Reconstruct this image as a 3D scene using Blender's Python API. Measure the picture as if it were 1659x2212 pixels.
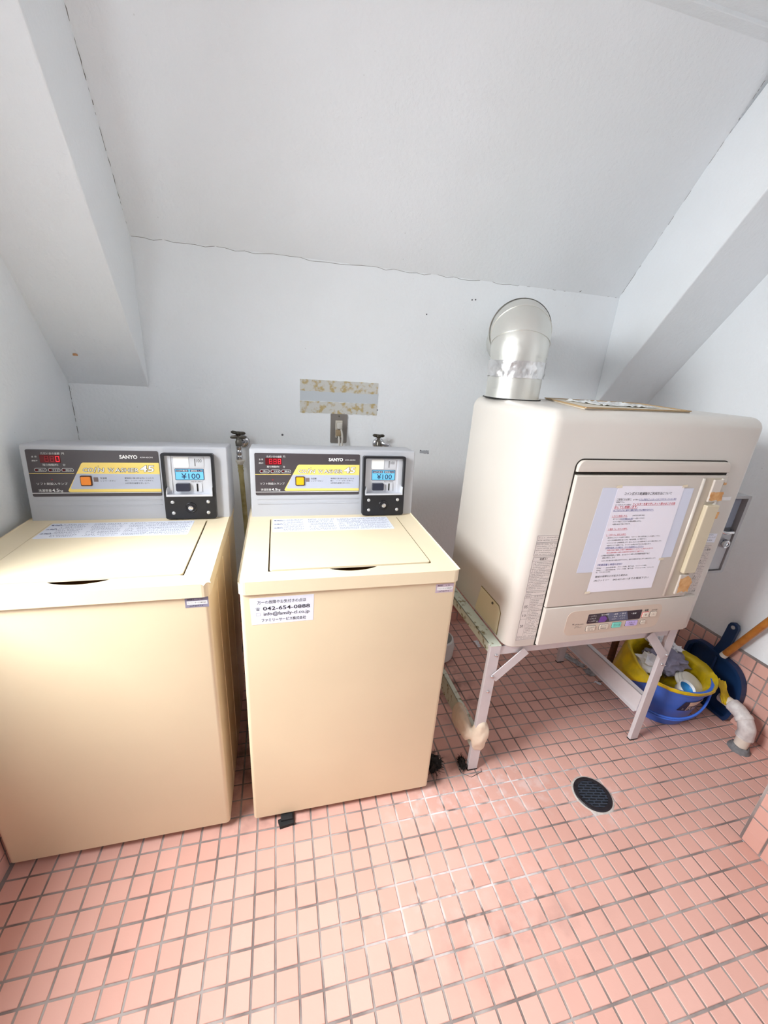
import bpy, bmesh, math, random
from mathutils import Vector, Matrix, noise
random.seed(7)
for o in list(bpy.data.objects): bpy.data.objects.remove(o, do_unlink=True)
scene = bpy.context.scene
COL = scene.collection

# ------------------------------------------------------------------ camera
CAM = Vector((0.0318, -0.8079, 1.2453))
RW = ((0.9711127702, -0.2302714877, 0.0625701964), (-0.0225182861, -0.3494813436, -0.9366726842), (0.2375561288, 0.9082058315, -0.344571115))
cd = bpy.data.cameras.new('camera'); cam = bpy.data.objects.new('camera', cd); COL.objects.link(cam)
m = Matrix((( RW[0][0], -RW[1][0], -RW[2][0], CAM.x), (RW[0][1], -RW[1][1], -RW[2][1], CAM.y), (RW[0][2], -RW[1][2], -RW[2][2], CAM.z), (0, 0, 0, 1)))
cam.matrix_world = m
cd.sensor_fit = 'HORIZONTAL'; cd.sensor_width = 36; cd.lens = 874.616 / 1659 * 36
cd.shift_x = 10.5 / 1659; cd.shift_y = 11.5 / 1659
cd.clip_start = 0.02; cd.clip_end = 100
scene.camera = cam

# ------------------------------------------------------------------ world, light, exposure
world = bpy.data.worlds.new('sky'); scene.world = world; world.use_nodes = True
bg = world.node_tree.nodes['Background']; bg.inputs[0].default_value = (0.88, 0.94, 1.0, 1); bg.inputs[1].default_value = 3.6
def area(name, loc, rot, sx, sy, power, col, spread=math.pi):
    l = bpy.data.lights.new(name, 'AREA'); l.shape = 'RECTANGLE'; l.size = sx; l.size_y = sy; l.energy = power; l.color = col; l.spread = spread
    o = bpy.data.objects.new(name, l); COL.objects.link(o); o.location = loc; o.rotation_euler = rot; return o
WY0, WY1, WZ0, WZ1 = -0.60, -0.03, 0.86, 1.80        # window in the left wall, beside the camera
def aim(o, target):
    o.rotation_euler = (Vector(target) - o.location).to_track_quat('-Z', 'Y').to_euler()
aim(area('window_sky_light', (-1.08, -0.24, 1.75), (0, 0, 0), 0.9, 0.9, 160, (0.96, 0.985, 1.0)), (0.75, -0.16, 0.0))
vs = scene.view_settings
vs.view_transform = 'Standard'; vs.look = 'None'; vs.exposure = -0.16; vs.gamma = 1; vs.use_curve_mapping = False
scene.cycles.max_bounces = 10; scene.cycles.diffuse_bounces = 7

# ------------------------------------------------------------------ materials
MATS = {}
def lin(c):
    def f(v):
        v /= 255.0
        return v / 12.92 if v <= 0.04045 else ((v + 0.055) / 1.055) ** 2.4
    return (f(c[0]), f(c[1]), f(c[2]), 1)
def mat(name, rgb, rough=0.5, metal=0.0, var=0.0, vscale=8.0, bump=0.0, bscale=60.0, spec=0.5, rvar=0.0, alpha=1.0, trans=0.0, emit=None, estr=0.0, detail=4.0, col2=None, lo=0.35, hi=0.65):
    if name in MATS: return MATS[name]
    M = bpy.data.materials.new(name); M.use_nodes = True; nt = M.node_tree; N = nt.nodes; L = nt.links
    b = N['Principled BSDF']; c = lin(rgb)
    b.inputs['Base Color'].default_value = c; b.inputs['Roughness'].default_value = rough; b.inputs['Metallic'].default_value = metal
    b.inputs['Specular IOR Level'].default_value = spec; b.inputs['Alpha'].default_value = alpha
    b.inputs['Transmission Weight'].default_value = trans
    if emit: b.inputs['Emission Color'].default_value = lin(emit); b.inputs['Emission Strength'].default_value = estr
    tc = N.new('ShaderNodeNewGeometry')
    if var > 0 or col2 or rvar > 0:
        n = N.new('ShaderNodeTexNoise'); n.inputs['Scale'].default_value = vscale; n.inputs['Detail'].default_value = detail
        L.new(tc.outputs['Position'], n.inputs['Vector'])
        r = N.new('ShaderNodeMapRange'); r.inputs[1].default_value = lo; r.inputs[2].default_value = hi
        L.new(n.outputs['Fac'], r.inputs[0])
        if var > 0 or col2:
            mx = N.new('ShaderNodeMix'); mx.data_type = 'RGBA'
            c2 = lin(col2) if col2 else tuple(v * (1 - var) for v in c[:3]) + (1,)
            mx.inputs[6].default_value = c2; mx.inputs[7].default_value = c
            L.new(r.outputs[0], mx.inputs[0]); L.new(mx.outputs[2], b.inputs['Base Color'])
        if rvar > 0:
            rr = N.new('ShaderNodeMapRange'); rr.inputs[3].default_value = rough - rvar; rr.inputs[4].default_value = rough + rvar
            L.new(n.outputs['Fac'], rr.inputs[0]); L.new(rr.outputs[0], b.inputs['Roughness'])
    if bump > 0:
        n2 = N.new('ShaderNodeTexNoise'); n2.inputs['Scale'].default_value = bscale; n2.inputs['Detail'].default_value = 3
        L.new(tc.outputs['Position'], n2.inputs['Vector'])
        bp = N.new('ShaderNodeBump'); bp.inputs['Strength'].default_value = bump; bp.inputs['Distance'].default_value = 0.003
        L.new(n2.outputs['Fac'], bp.inputs['Height']); L.new(bp.outputs[0], b.inputs['Normal'])
    MATS[name] = M; return M

def math_node(nt, op, a, b=None, c=None):
    n = nt.nodes.new('ShaderNodeMath'); n.operation = op
    for i, v in enumerate((a, b, c)):
        if v is None: continue
        if isinstance(v, (int, float)): n.inputs[i].default_value = v
        else: nt.links.new(v, n.inputs[i])
    return n.outputs[0]

def blob(nt, pos, center, rad):
    """soft 0..1 mask around a place on the floor"""
    d = nt.nodes.new('ShaderNodeVectorMath'); d.operation = 'SUBTRACT'; nt.links.new(pos, d.inputs[0]); d.inputs[1].default_value = center
    s = nt.nodes.new('ShaderNodeVectorMath'); s.operation = 'DIVIDE'; nt.links.new(d.outputs[0], s.inputs[0]); s.inputs[1].default_value = rad
    l = nt.nodes.new('ShaderNodeVectorMath'); l.operation = 'LENGTH'; nt.links.new(s.outputs[0], l.inputs[0])
    r = nt.nodes.new('ShaderNodeMapRange'); r.interpolation_type = 'SMOOTHSTEP'; nt.links.new(l.outputs['Value'], r.inputs[0])
    r.inputs[1].default_value = 1.0; r.inputs[2].default_value = 0.25; r.inputs[3].default_value = 0; r.inputs[4].default_value = 1
    return r.outputs[0]

def tile_material(name, rgb, grout=False):
    M = bpy.data.materials.new(name); M.use_nodes = True; nt = M.node_tree; N = nt.nodes; L = nt.links
    b = N['Principled BSDF']; g = N.new('ShaderNodeNewGeometry'); pos = g.outputs['Position']
    base = N.new('ShaderNodeMix'); base.data_type = 'RGBA'
    c = lin(rgb)
    if grout:
        n = N.new('ShaderNodeTexNoise'); n.inputs['Scale'].default_value = 9; n.inputs['Detail'].default_value = 5; L.new(pos, n.inputs['Vector'])
        r = N.new('ShaderNodeMapRange'); L.new(n.outputs['Fac'], r.inputs[0]); r.inputs[1].default_value = .38; r.inputs[2].default_value = .62
        base.inputs[6].default_value = lin((126, 115, 112)); base.inputs[7].default_value = c; L.new(r.outputs[0], base.inputs[0])
    else:
        # every tile its own shade: cell of a 50 mm grid
        sc = N.new('ShaderNodeVectorMath'); sc.operation = 'SCALE'; L.new(pos, sc.inputs[0]); sc.inputs['Scale'].default_value = 20.0
        ad = N.new('ShaderNodeVectorMath'); ad.operation = 'ADD'; L.new(sc.outputs[0], ad.inputs[0]); ad.inputs[1].default_value = (0.0, 0.0, 0.12)
        fl = N.new('ShaderNodeVectorMath'); fl.operation = 'FLOOR'; L.new(ad.outputs[0], fl.inputs[0])
        w = N.new('ShaderNodeTexWhiteNoise'); L.new(fl.outputs[0], w.inputs['Vector'])
        base.inputs[6].default_value = tuple(v * k for v, k in zip(c[:3], (0.94, 0.91, 0.90))) + (1,); base.inputs[7].default_value = tuple(v * k for v, k in zip(c[:3], (1.03, 1.035, 1.04))) + (1,)
        L.new(w.outputs['Value'], base.inputs[0])
    # chalky white film by the drain and the stand's leg, dark grime under the machines
    n1 = N.new('ShaderNodeTexNoise'); n1.inputs['Scale'].default_value = 26 if not grout else 18; n1.inputs['Detail'].default_value = 6; L.new(pos, n1.inputs['Vector'])
    r1 = N.new('ShaderNodeMapRange'); L.new(n1.outputs['Fac'], r1.inputs[0]); r1.inputs[1].default_value = .50 if not grout else .40; r1.inputs[2].default_value = .66 if not grout else .55
    white = math_node(nt, 'MAXIMUM', blob(nt, pos, (.72, -.02, 0), (.30, .14, .2)), blob(nt, pos, (.48, -.02, 0), (.22, .09, .2)))
    white = math_node(nt, 'MAXIMUM', white, blob(nt, pos, (.99, -.09, 0), (.16, .14, .2)))
    white = math_node(nt, 'MAXIMUM', white, math_node(nt, 'MULTIPLY', blob(nt, pos, (.50, -.27, 0), (.42, .16, .2)), .75 if grout else .25))
    white = math_node(nt, 'MULTIPLY', math_node(nt, 'MULTIPLY', white, r1.outputs[0]), 0.85 if grout else .32)
    mw = N.new('ShaderNodeMix'); mw.data_type = 'RGBA'; L.new(white, mw.inputs[0]); L.new(base.outputs[2], mw.inputs[6]); mw.inputs[7].default_value = lin((232, 224, 224))
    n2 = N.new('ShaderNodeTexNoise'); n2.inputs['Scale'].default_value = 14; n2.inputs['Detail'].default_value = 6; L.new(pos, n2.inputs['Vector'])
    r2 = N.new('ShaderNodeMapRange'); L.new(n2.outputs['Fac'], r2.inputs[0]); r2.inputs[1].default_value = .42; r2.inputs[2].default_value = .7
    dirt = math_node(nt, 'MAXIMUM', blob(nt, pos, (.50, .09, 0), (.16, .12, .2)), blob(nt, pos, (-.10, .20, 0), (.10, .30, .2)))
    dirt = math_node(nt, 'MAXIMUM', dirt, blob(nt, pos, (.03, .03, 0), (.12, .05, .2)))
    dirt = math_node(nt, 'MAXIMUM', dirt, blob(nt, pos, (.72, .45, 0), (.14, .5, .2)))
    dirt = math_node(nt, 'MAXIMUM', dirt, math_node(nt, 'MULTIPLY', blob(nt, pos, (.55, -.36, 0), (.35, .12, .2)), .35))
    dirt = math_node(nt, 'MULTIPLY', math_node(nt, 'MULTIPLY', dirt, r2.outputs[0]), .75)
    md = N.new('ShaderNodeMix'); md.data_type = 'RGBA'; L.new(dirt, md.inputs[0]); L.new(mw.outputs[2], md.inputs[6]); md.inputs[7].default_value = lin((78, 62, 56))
    L.new(md.outputs[2], b.inputs['Base Color'])
    b.inputs['Roughness'].default_value = .85 if grout else .42
    b.inputs['Specular IOR Level'].default_value = 0.2 if grout else .3
    bn = N.new('ShaderNodeTexNoise'); bn.inputs['Scale'].default_value = 240 if not grout else 160; L.new(pos, bn.inputs['Vector'])
    bp = N.new('ShaderNodeBump'); bp.inputs['Strength'].default_value = .06 if not grout else .4; bp.inputs['Distance'].default_value = .002; L.new(bn.outputs['Fac'], bp.inputs['Height']); L.new(bp.outputs[0], b.inputs['Normal'])
    MATS[name] = M; return M

def wall_material():
    M = bpy.data.materials.new('painted_plaster'); M.use_nodes = True; nt = M.node_tree; N = nt.nodes; L = nt.links
    b = N['Principled BSDF']; g = N.new('ShaderNodeNewGeometry'); pos = g.outputs['Position']
    n = N.new('ShaderNodeTexNoise'); n.inputs['Scale'].default_value = 2.2; n.inputs['Detail'].default_value = 4; L.new(pos, n.inputs['Vector'])
    r = N.new('ShaderNodeMapRange'); L.new(n.outputs['Fac'], r.inputs[0]); r.inputs[1].default_value = .35; r.inputs[2].default_value = .65
    mx = N.new('ShaderNodeMix'); mx.data_type = 'RGBA'; L.new(r.outputs[0], mx.inputs[0]); mx.inputs[6].default_value = lin((235, 239, 241)); mx.inputs[7].default_value = lin((240, 244, 247))
    sp = N.new('ShaderNodeTexVoronoi'); sp.inputs['Scale'].default_value = 34; L.new(pos, sp.inputs['Vector'])
    sr = N.new('ShaderNodeMapRange'); L.new(sp.outputs['Distance'], sr.inputs[0]); sr.inputs[1].default_value = .035; sr.inputs[2].default_value = .07; sr.inputs[3].default_value = .35; sr.inputs[4].default_value = 0
    wn = N.new('ShaderNodeTexNoise'); wn.inputs['Scale'].default_value = 5; L.new(pos, wn.inputs['Vector'])
    wr = N.new('ShaderNodeMapRange'); L.new(wn.outputs['Fac'], wr.inputs[0]); wr.inputs[1].default_value = .58; wr.inputs[2].default_value = .68
    f = math_node(nt, 'MULTIPLY', sr.outputs[0], wr.outputs[0])
    m2 = N.new('ShaderNodeMix'); m2.data_type = 'RGBA'; L.new(f, m2.inputs[0]); L.new(mx.outputs[2], m2.inputs[6]); m2.inputs[7].default_value = lin((150, 150, 140))
    L.new(m2.outputs[2], b.inputs['Base Color']); b.inputs['Roughness'].default_value = .7; b.inputs['Specular IOR Level'].default_value = .25
    a = N.new('ShaderNodeTexNoise'); a.inputs['Scale'].default_value = 75; a.inputs['Detail'].default_value = 4; a.inputs['Roughness'].default_value = .55; L.new(pos, a.inputs['Vector'])
    bp = N.new('ShaderNodeBump'); bp.inputs['Strength'].default_value = .55; bp.inputs['Distance'].default_value = .0035; L.new(a.outputs['Fac'], bp.inputs['Height']); L.new(bp.outputs[0], b.inputs['Normal'])
    MATS['painted_plaster'] = M; return M

PL = wall_material()
TILE = tile_material('terracotta_tile', (217, 170, 157))
GROUT = tile_material('cement_grout', (170, 162, 158), True)
CREAM = mat('cream_enamel', (232, 214, 181), .32, var=.05, vscale=3, spec=.45)
CREAM_P = mat('cream_plastic', (238, 222, 190), .38, var=.04, vscale=4, spec=.45)
GREYP = mat('grey_plastic', (186, 188, 194), .4, var=.04, vscale=5)
PLATE = mat('dark_print', (72, 66, 70), .35)
YEL = mat('yellow_print', (246, 218, 120), .4)
GREYF = mat('pale_blue_print', (186, 192, 208), .4)
WHITEP = mat('white_print', (240, 240, 240), .45)
DARKP = mat('dark_grey_print', (58, 58, 66), .5)
BLACK = mat('black_plastic', (24, 25, 30), .35)
BLACKM = mat('black_rubber', (22, 22, 24), .7, bump=.3, bscale=120)
SILVER = mat('brushed_aluminium', (214, 217, 224), .35, .35, rvar=.08, vscale=40)
CHROME = mat('chrome', (215, 215, 218), .12, 1.0)
SLOT = mat('slot_shadow_black', (14, 14, 16), .6)
BLUEL = mat('blue_label', (112, 196, 232), .4)
NAVY = mat('navy_print', (30, 34, 84), .45)
REDL = mat('red_led_glass', (92, 14, 22), .2)
REDON = mat('red_led_lit', (255, 40, 60), .4, emit=(255, 30, 50), estr=1.2)
ORANGE = mat('orange_button', (246, 140, 34), .35)
AMBER = mat('amber_button', (250, 186, 20), .35)
LABELW = mat('label_paper', (232, 236, 248), .5)
LILAC = mat('lilac_sticker', (196, 178, 190), .5)
GREYS = mat('grey_sticker', (140, 136, 156), .5)
DRY = mat('ivory_enamel', (212, 206, 198), .3, var=.05, vscale=3, spec=.5)
DRYD = mat('ivory_door_enamel', (206, 197, 187), .34, var=.04, vscale=3)
GAP = mat('gap_shadow', (40, 34, 28), .8)
STAND = mat('painted_steel', (214, 208, 210), .4, var=.06, vscale=20)
STANDD = mat('mottled_steel', (206, 214, 200), .55, col2=(126, 118, 84), vscale=55, lo=.32, hi=.44)
FOIL = mat('aluminium_foil', (222, 222, 216), .38, .85, bump=.2, bscale=40, rvar=.08, vscale=50)
FOILC = mat('crinkled_foil_tape', (226, 226, 226), .28, .9, bump=.9, bscale=45)
PAPER = mat('white_paper', (238, 236, 246), .6)
LAV = mat('lavender_paper', (212, 217, 234), .45)
INK = mat('black_ink', (44, 44, 52), .6)
INKR = mat('red_ink', (206, 50, 74), .6)
INKB = mat('blue_ink', (58, 66, 150), .6)
GREYINK = mat('grey_ink', (86, 82, 84), .6)
TAPEO = mat('aged_tape_residue', (218, 172, 118), .5, col2=(196, 140, 78), vscale=60)
BUCKET = mat('blue_bucket_plastic', (62, 108, 206), .35)
YBAG = mat('yellow_plastic_film', (222, 190, 26), .3, col2=(196, 168, 30), vscale=30, bump=.5, bscale=55)
NAVYP = mat('navy_dustpan_plastic', (16, 48, 88), .4)
WOOD = mat('varnished_wood', (186, 120, 50), .35, col2=(160, 94, 34), vscale=30)
PVC = mat('aged_pvc', (226, 214, 200), .4, var=.08, vscale=30)
INSUL = mat('pipe_wrap_tape', (218, 212, 208), .5, col2=(190, 180, 178), vscale=40, bump=.3, bscale=90)
MORTAR = mat('grey_mortar', (128, 128, 130), .9, var=.3, vscale=60, bump=.8, bscale=80)
RUST = mat('rusty_pipe', (120, 74, 44), .7, col2=(66, 44, 34), vscale=40)
HOSE = mat('aged_drain_hose', (190, 178, 130), .5, col2=(160, 146, 92), vscale=30)
PINKH = mat('pink_gas_hose', (196, 140, 128), .5)
PLATEG = mat('outlet_metal_plate', (150, 144, 138), .4, .6)
CABLE = mat('grey_cable', (196, 192, 184), .5)
TAPM = mat('tarnished_brass_chrome', (120, 116, 108), .3, .9)
CLOTHG = mat('grey_purple_towel', (142, 138, 160), .9, bump=.6, bscale=180)
TISSUE = mat('white_tissue', (232, 232, 236), .8)
CREAMR = mat('cream_rubber', (226, 208, 186), .6, var=.08, vscale=30)
CRACK = mat('crack_shadow', (112, 108, 102), .9)
GLUE = mat('yellowed_adhesive', (206, 206, 200), .6, col2=(186, 166, 118), vscale=42, bump=.8, bscale=60, lo=.38, hi=.5)
PATCHG = mat('bare_grey_paint', (198, 205, 210), .5)
MINT = mat('mint_button', (128, 222, 206), .4)
PURP = mat('lilac_button', (196, 178, 232), .4)
BEIGEP = mat('beige_control_print', (206, 188, 172), .4)
VIOLET = mat('violet_display', (108, 60, 150), .3)
DISP = mat('maroon_black_display', (50, 36, 48), .25)
DISPB = mat('blue_grey_display', (92, 96, 122), .3)
FRAME = mat('window_frame_aluminium', (188, 190, 192), .4, .6)

# ------------------------------------------------------------------ mesh helpers
def wpos(o):
    p = Vector((0, 0, 0))
    while o is not None: p += o.location; o = o.parent
    return p
def link(name, me, material, parent=None, smooth=False):
    if material is not None: me.materials.append(material)
    if smooth:
        for p in me.polygons: p.use_smooth = True
    o = bpy.data.objects.new(name, me); COL.objects.link(o)
    if parent is not None: o.parent = parent
    return o
def obj(name, bm, material, parent=None, smooth=False, angle=None):
    """bm is in room coordinates; it becomes one mesh object (under parent when given)"""
    bmesh.ops.recalc_face_normals(bm, faces=bm.faces)
    if parent is not None: bmesh.ops.translate(bm, verts=bm.verts, vec=-wpos(parent))
    else:
        c = Vector((0, 0, 0)); 
        if bm.verts:
            xs = [v.co for v in bm.verts]
            c = Vector(((min(v.x for v in xs) + max(v.x for v in xs)) / 2, (min(v.y for v in xs) + max(v.y for v in xs)) / 2, min(v.z for v in xs)))
        bmesh.ops.translate(bm, verts=bm.verts, vec=-c)
    me = bpy.data.meshes.new(name); bm.to_mesh(me); bm.free()
    o = link(name, me, material, parent, smooth)
    if any(k in name for k in ('lettering', 'numeral', 'warning_sign', 'maker_mark', 'status_lamp', 'pen_mark', 'grate', 'crack', 'socket_hole', 'digit')): o['kind'] = 'stuff'
    if smooth and angle:
        for e in me.edges: pass
        me.set_sharp_from_angle(angle=angle)
    if parent is None: o.location = c
    return o
def thing(name, label, cat, loc, group=None):
    o = bpy.data.objects.new(name, None); COL.objects.link(o); o.empty_display_size = .05
    o.location = loc; o['label'] = label; o['category'] = cat
    if group: o['group'] = group
    return o
def tag(o, label, cat, group=None):
    o['label'] = label; o['category'] = cat
    if group: o['group'] = group
    return o
def struct(o, label=None):
    o['kind'] = 'structure'
    if label: o['label'] = label
    return o
def B(): return bmesh.new()
def box(bm, x0, x1, y0, y1, z0, z1, bev=0, seg=2):
    t = bmesh.new(); bmesh.ops.create_cube(t, size=1)
    bmesh.ops.scale(t, vec=(x1 - x0, y1 - y0, z1 - z0), verts=t.verts)
    bmesh.ops.translate(t, vec=((x0 + x1) / 2, (y0 + y1) / 2, (z0 + z1) / 2), verts=t.verts)
    if bev > 0: bmesh.ops.bevel(t, geom=list(t.edges), offset=bev, segments=seg, profile=.5, affect='EDGES')
    merge(bm, t); return bm
def merge(bm, t, M=None):
    me = bpy.data.meshes.new('tmp'); t.to_mesh(me); t.free()
    if M is not None: me.transform(M)
    bm.from_mesh(me); bpy.data.meshes.remove(me)
def poly_ex(bm, pts, fn, h0, h1):
    """polygon (u,v) extruded between heights h0,h1, mapped by fn(u,v,h)"""
    a = [bm.verts.new(fn(u, v, h0)) for u, v in pts]; b = [bm.verts.new(fn(u, v, h1)) for u, v in pts]
    n = len(pts); bm.faces.new(a[::-1]); bm.faces.new(b)
    for i in range(n): bm.faces.new((a[i], a[(i + 1) % n], b[(i + 1) % n], b[i]))
    return bm
def rrect(u0, v0, u1, v1, r, n=5):
    pts = []
    for cx, cy, a in ((u1 - r, v0 + r, -90), (u1 - r, v1 - r, 0), (u0 + r, v1 - r, 90), (u0 + r, v0 + r, 180)):
        for i in range(n + 1):
            t = math.radians(a + 90 * i / n); pts.append((cx + r * math.cos(t), cy + r * math.sin(t)))
    return pts
def ring_ex(bm, outer, inner, fn, h0, h1):
    """slab with a hole"""
    for h in (h0, h1):
        o = [bm.verts.new(fn(u, v, h)) for u, v in outer]; i = [bm.verts.new(fn(u, v, h)) for u, v in inner]
        es = [bm.edges.new((l[k], l[(k + 1) % len(l)])) for l in (o, i) for k in range(len(l))]
        bmesh.ops.triangle_fill(bm, use_beauty=True, edges=es)
        if h == h0: o0, i0 = o, i
    for lo, hi in ((o0, o), (i0, i)):
        for k in range(len(lo)): bm.faces.new((lo[k], lo[(k + 1) % len(lo)], hi[(k + 1) % len(lo)], hi[k]))
    return bm
def tube(bm, pts, r, n=10, caps=True, closed=False):
    pts = [Vector(p) for p in pts]; rs = r if isinstance(r, (list, tuple)) else [r] * len(pts)
    rings = []; up = None
    for i, p in enumerate(pts):
        d = (pts[min(i + 1, len(pts) - 1)] - pts[max(i - 1, 0)])
        if d.length < 1e-9: d = Vector((0, 0, 1))
        d.normalize()
        if up is None:
            up = Vector((0, 0, 1)) if abs(d.z) < .9 else Vector((1, 0, 0))
        s = d.cross(up)
        if s.length < 1e-6: s = d.cross(Vector((0, 1, 0)))
        s.normalize(); up = s.cross(d).normalized()
        rings.append([bm.verts.new(p + (s * math.cos(2 * math.pi * k / n) + up * math.sin(2 * math.pi * k / n)) * rs[i]) for k in range(n)])
    for a, b in zip(rings, rings[1:]):
        for k in range(n): bm.faces.new((a[k], a[(k + 1) % n], b[(k + 1) % n], b[k]))
    if caps: bm.faces.new(rings[0][::-1]); bm.faces.new(rings[-1])
    return bm
def spline(pts, n=8):
    P = [Vector(p) for p in pts]; out = []
    for i in range(len(P) - 1):
        p0 = P[max(i - 1, 0)]; p1 = P[i]; p2 = P[i + 1]; p3 = P[min(i + 2, len(P) - 1)]
        for k in range(n):
            t = k / n
            out.append(.5 * ((2 * p1) + (-p0 + p2) * t + (2 * p0 - 5 * p1 + 4 * p2 - p3) * t * t + (-p0 + 3 * p1 - 3 * p2 + p3) * t ** 3))
    out.append(P[-1]); return out
def lathe(bm, prof, c, n=24, axis='z', caps=True):
    def mp(r, h, t):
        a, b = r * math.cos(t), r * math.sin(t)
        v = {'z': (a, b, h), 'y': (a, h, b), 'x': (h, a, b)}[axis]
        return Vector(c) + Vector(v)
    rings = []
    for r, h in prof:
        if r < 1e-6: rings.append([bm.verts.new(mp(0, h, 0))])
        else: rings.append([bm.verts.new(mp(r, h, 2 * math.pi * k / n)) for k in range(n)])
    for a, b in zip(rings, rings[1:]):
        for k in range(n):
            k2 = (k + 1) % n
            if len(a) == 1 and len(b) == 1: continue
            if len(a) == 1: bm.faces.new((a[0], b[k2], b[k]))
            elif len(b) == 1: bm.faces.new((a[k], a[k2], b[0]))
            else: bm.faces.new((a[k], a[k2], b[k2], b[k]))
    if caps:
        if len(rings[0]) > 1: bm.faces.new(rings[0][::-1])
        if len(rings[-1]) > 1: bm.faces.new(rings[-1])
    return bm
def beam(bm, p, q, w, d, up=(0, 1, 0), bev=0):
    """rectangular bar from p to q, w across, d along 'up'"""
    p, q = Vector(p), Vector(q); ax = (q - p).normalized(); up = Vector(up); up = (up - ax * up.dot(ax)).normalized(); s = ax.cross(up)
    t = bmesh.new(); bmesh.ops.create_cube(t, size=1); bmesh.ops.scale(t, vec=(w, d, (q - p).length), verts=t.verts)
    if bev: bmesh.ops.bevel(t, geom=list(t.edges), offset=bev, segments=2, profile=.5, affect='EDGES')
    M = Matrix((s, up, ax)).transposed().to_4x4(); M.translation = (p + q) / 2
    merge(bm, t, M); return bm

# lettering: flat glyph outlines laid on a surface by fn(u, v, h)
GL = {}
def glyphs(s, bold=0.0, shear=0.0):
    k = (s, bold, shear)
    if k in GL: return GL[k]
    c = bpy.data.curves.new('glyphs', 'FONT'); c.body = s; c.resolution_u = 2; c.offset = bold; c.shear = shear
    o = bpy.data.objects.new('glyphs', c)
    me = bpy.data.meshes.new_from_object(o)
    vs_ = [(v.co.x, v.co.y) for v in me.vertices]; fs = [tuple(p.vertices) for p in me.polygons]
    bpy.data.objects.remove(o); bpy.data.curves.remove(c); bpy.data.meshes.remove(me)
    GL[k] = (vs_, fs); return GL[k]
def text(bm, s, fn, u, v, h, w=None, al='l', lift=.0006, bold=0.0, shear=0.0, ref=None):
    """glyph box height h, bottom at v, left/centre/right at u; w squeezes to a width"""
    vv, ff = glyphs(s, bold, shear)
    if not vv: return
    x0 = min(a for a, b in vv); x1 = max(a for a, b in vv); y0 = min(b for a, b in vv); y1 = max(b for a, b in vv)
    sy = h / (y1 - y0); sx = (w / (x1 - x0)) if w else sy
    W = (x1 - x0) * sx; off = {'l': 0, 'c': -W / 2, 'r': -W}[al]
    vl = [bm.verts.new(fn(u + off + (a - x0) * sx, v + (b - y0) * sy, lift)) for a, b in vv]
    for f in ff:
        try: bm.faces.new([vl[i] for i in f])
        except ValueError: pass
def quad(bm, u0, v0, u1, v1, fn, h):
    bm.faces.new([bm.verts.new(fn(a, b, h)) for a, b in ((u0, v0), (u1, v0), (u1, v1), (u0, v1))])
def micro(bm, u0, v, u1, h, fn, lift, rng, fill=.92):
    """a line of print too small to read: little strokes"""
    u = u0
    while u < u1 - h * .5:
        if rng.random() < fill:
            w = h * .8
            for k in range(2):
                y = v + h * (.1 + .75 * rng.random()); quad(bm, u + w * .05 * rng.random(), y, u + w * (.6 + .4 * rng.random()), y + h * .14, fn, lift)
            x = u + w * rng.random() * .8; quad(bm, x, v + h * .1 * rng.random(), x + h * .14, v + h * (.7 + .3 * rng.random()), fn, lift)
        u += h * 1.0

# ------------------------------------------------------------------ the room
XL, XR, YB, YF, ZC = -0.682, 1.786, 0.905, -1.90, 2.206
XP, YP = 1.346, -0.288                       # corner of the wall that juts in by the entrance
S = 1.38
def slopez(y, z0): return z0 + S * (YB - y)
fb = B(); box(fb, XL - .05, XR + .05, YF, YB + .05, -.10, -.0022)
floor = struct(obj('floor', fb, GROUT))
wb = B(); box(wb, XL - .1, XR + .1, YB, YB + .12, -.1, 2.3)
wall_back = struct(obj('wall_back', wb, PL))
wb = B()                                      # left wall with its window opening
box(wb, XL - .12, XL, YF - .12, WY0, -.1, 2.3); box(wb, XL - .12, XL, WY1, YB, -.1, 2.3); box(wb, XL - .12, XL, WY0, WY1, -.1, WZ0); box(wb, XL - .12, XL, WY0, WY1, WZ1, 2.3)
wall_left = struct(obj('wall_left', wb, PL))
wb = B(); box(wb, XR, XR + .12, YP - .12, YB, -.1, 2.3)
wall_right = struct(obj('wall_right', wb, PL))
wb = B(); box(wb, XP, XR + .12, YF - .12, YP, -.1, 2.3)
wall_entrance = struct(obj('wall_entrance', wb, PL))
wb = B()                                      # front wall with the doorway behind the camera
box(wb, XL - .12, .15, YF - .12, YF, -.1, 2.3); box(wb, .95, XP, YF - .12, YF, -.1, 2.3); box(wb, .15, .95, YF - .12, YF, 2.0, 2.3)
wall_front = struct(obj('wall_front', wb, PL))
fb = B()
for z in (WZ0, WZ1 - .03): box(fb, XL - .1, XL - .06, WY0, WY1, z, z + .03)
for y in (WY0, WY1 - .03): box(fb, XL - .1, XL - .06, y, y + .03, WZ0, WZ1)
window_1 = struct(obj('window_1', fb, FRAME))
fb = B(); box(fb, .15, .19, YF - .12, YF + .01, 0, 2.0); box(fb, .91, .95, YF - .12, YF + .01, 0, 2.0); box(fb, .15, .95, YF - .12, YF + .01, 1.96, 2.0); box(fb, .19, .91, YF - .08, YF - .04, .005, 1.96)  # unseen door, leaf added shut to keep outside light off the machine fronts
door_1 = struct(obj('door_1', fb, FRAME))
ysl = YB - (ZC - 1.601) / S                    # where the slope reaches the flat ceiling
cb = B()
pts = [(YB + .1, slopez(YB + .1, 1.601)), (ysl, ZC), (YF - .12, ZC), (YF - .12, ZC + .1), (YB + .1, ZC + .1)]
def fn_x(x0, x1):
    return lambda u, v, h: (x0 if h == 0 else x1, u, v)
poly_ex(cb, pts, fn_x(XL - .1, XR + .1), 0, 1)
ceiling = struct(obj('ceiling', cb, PL))
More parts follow.
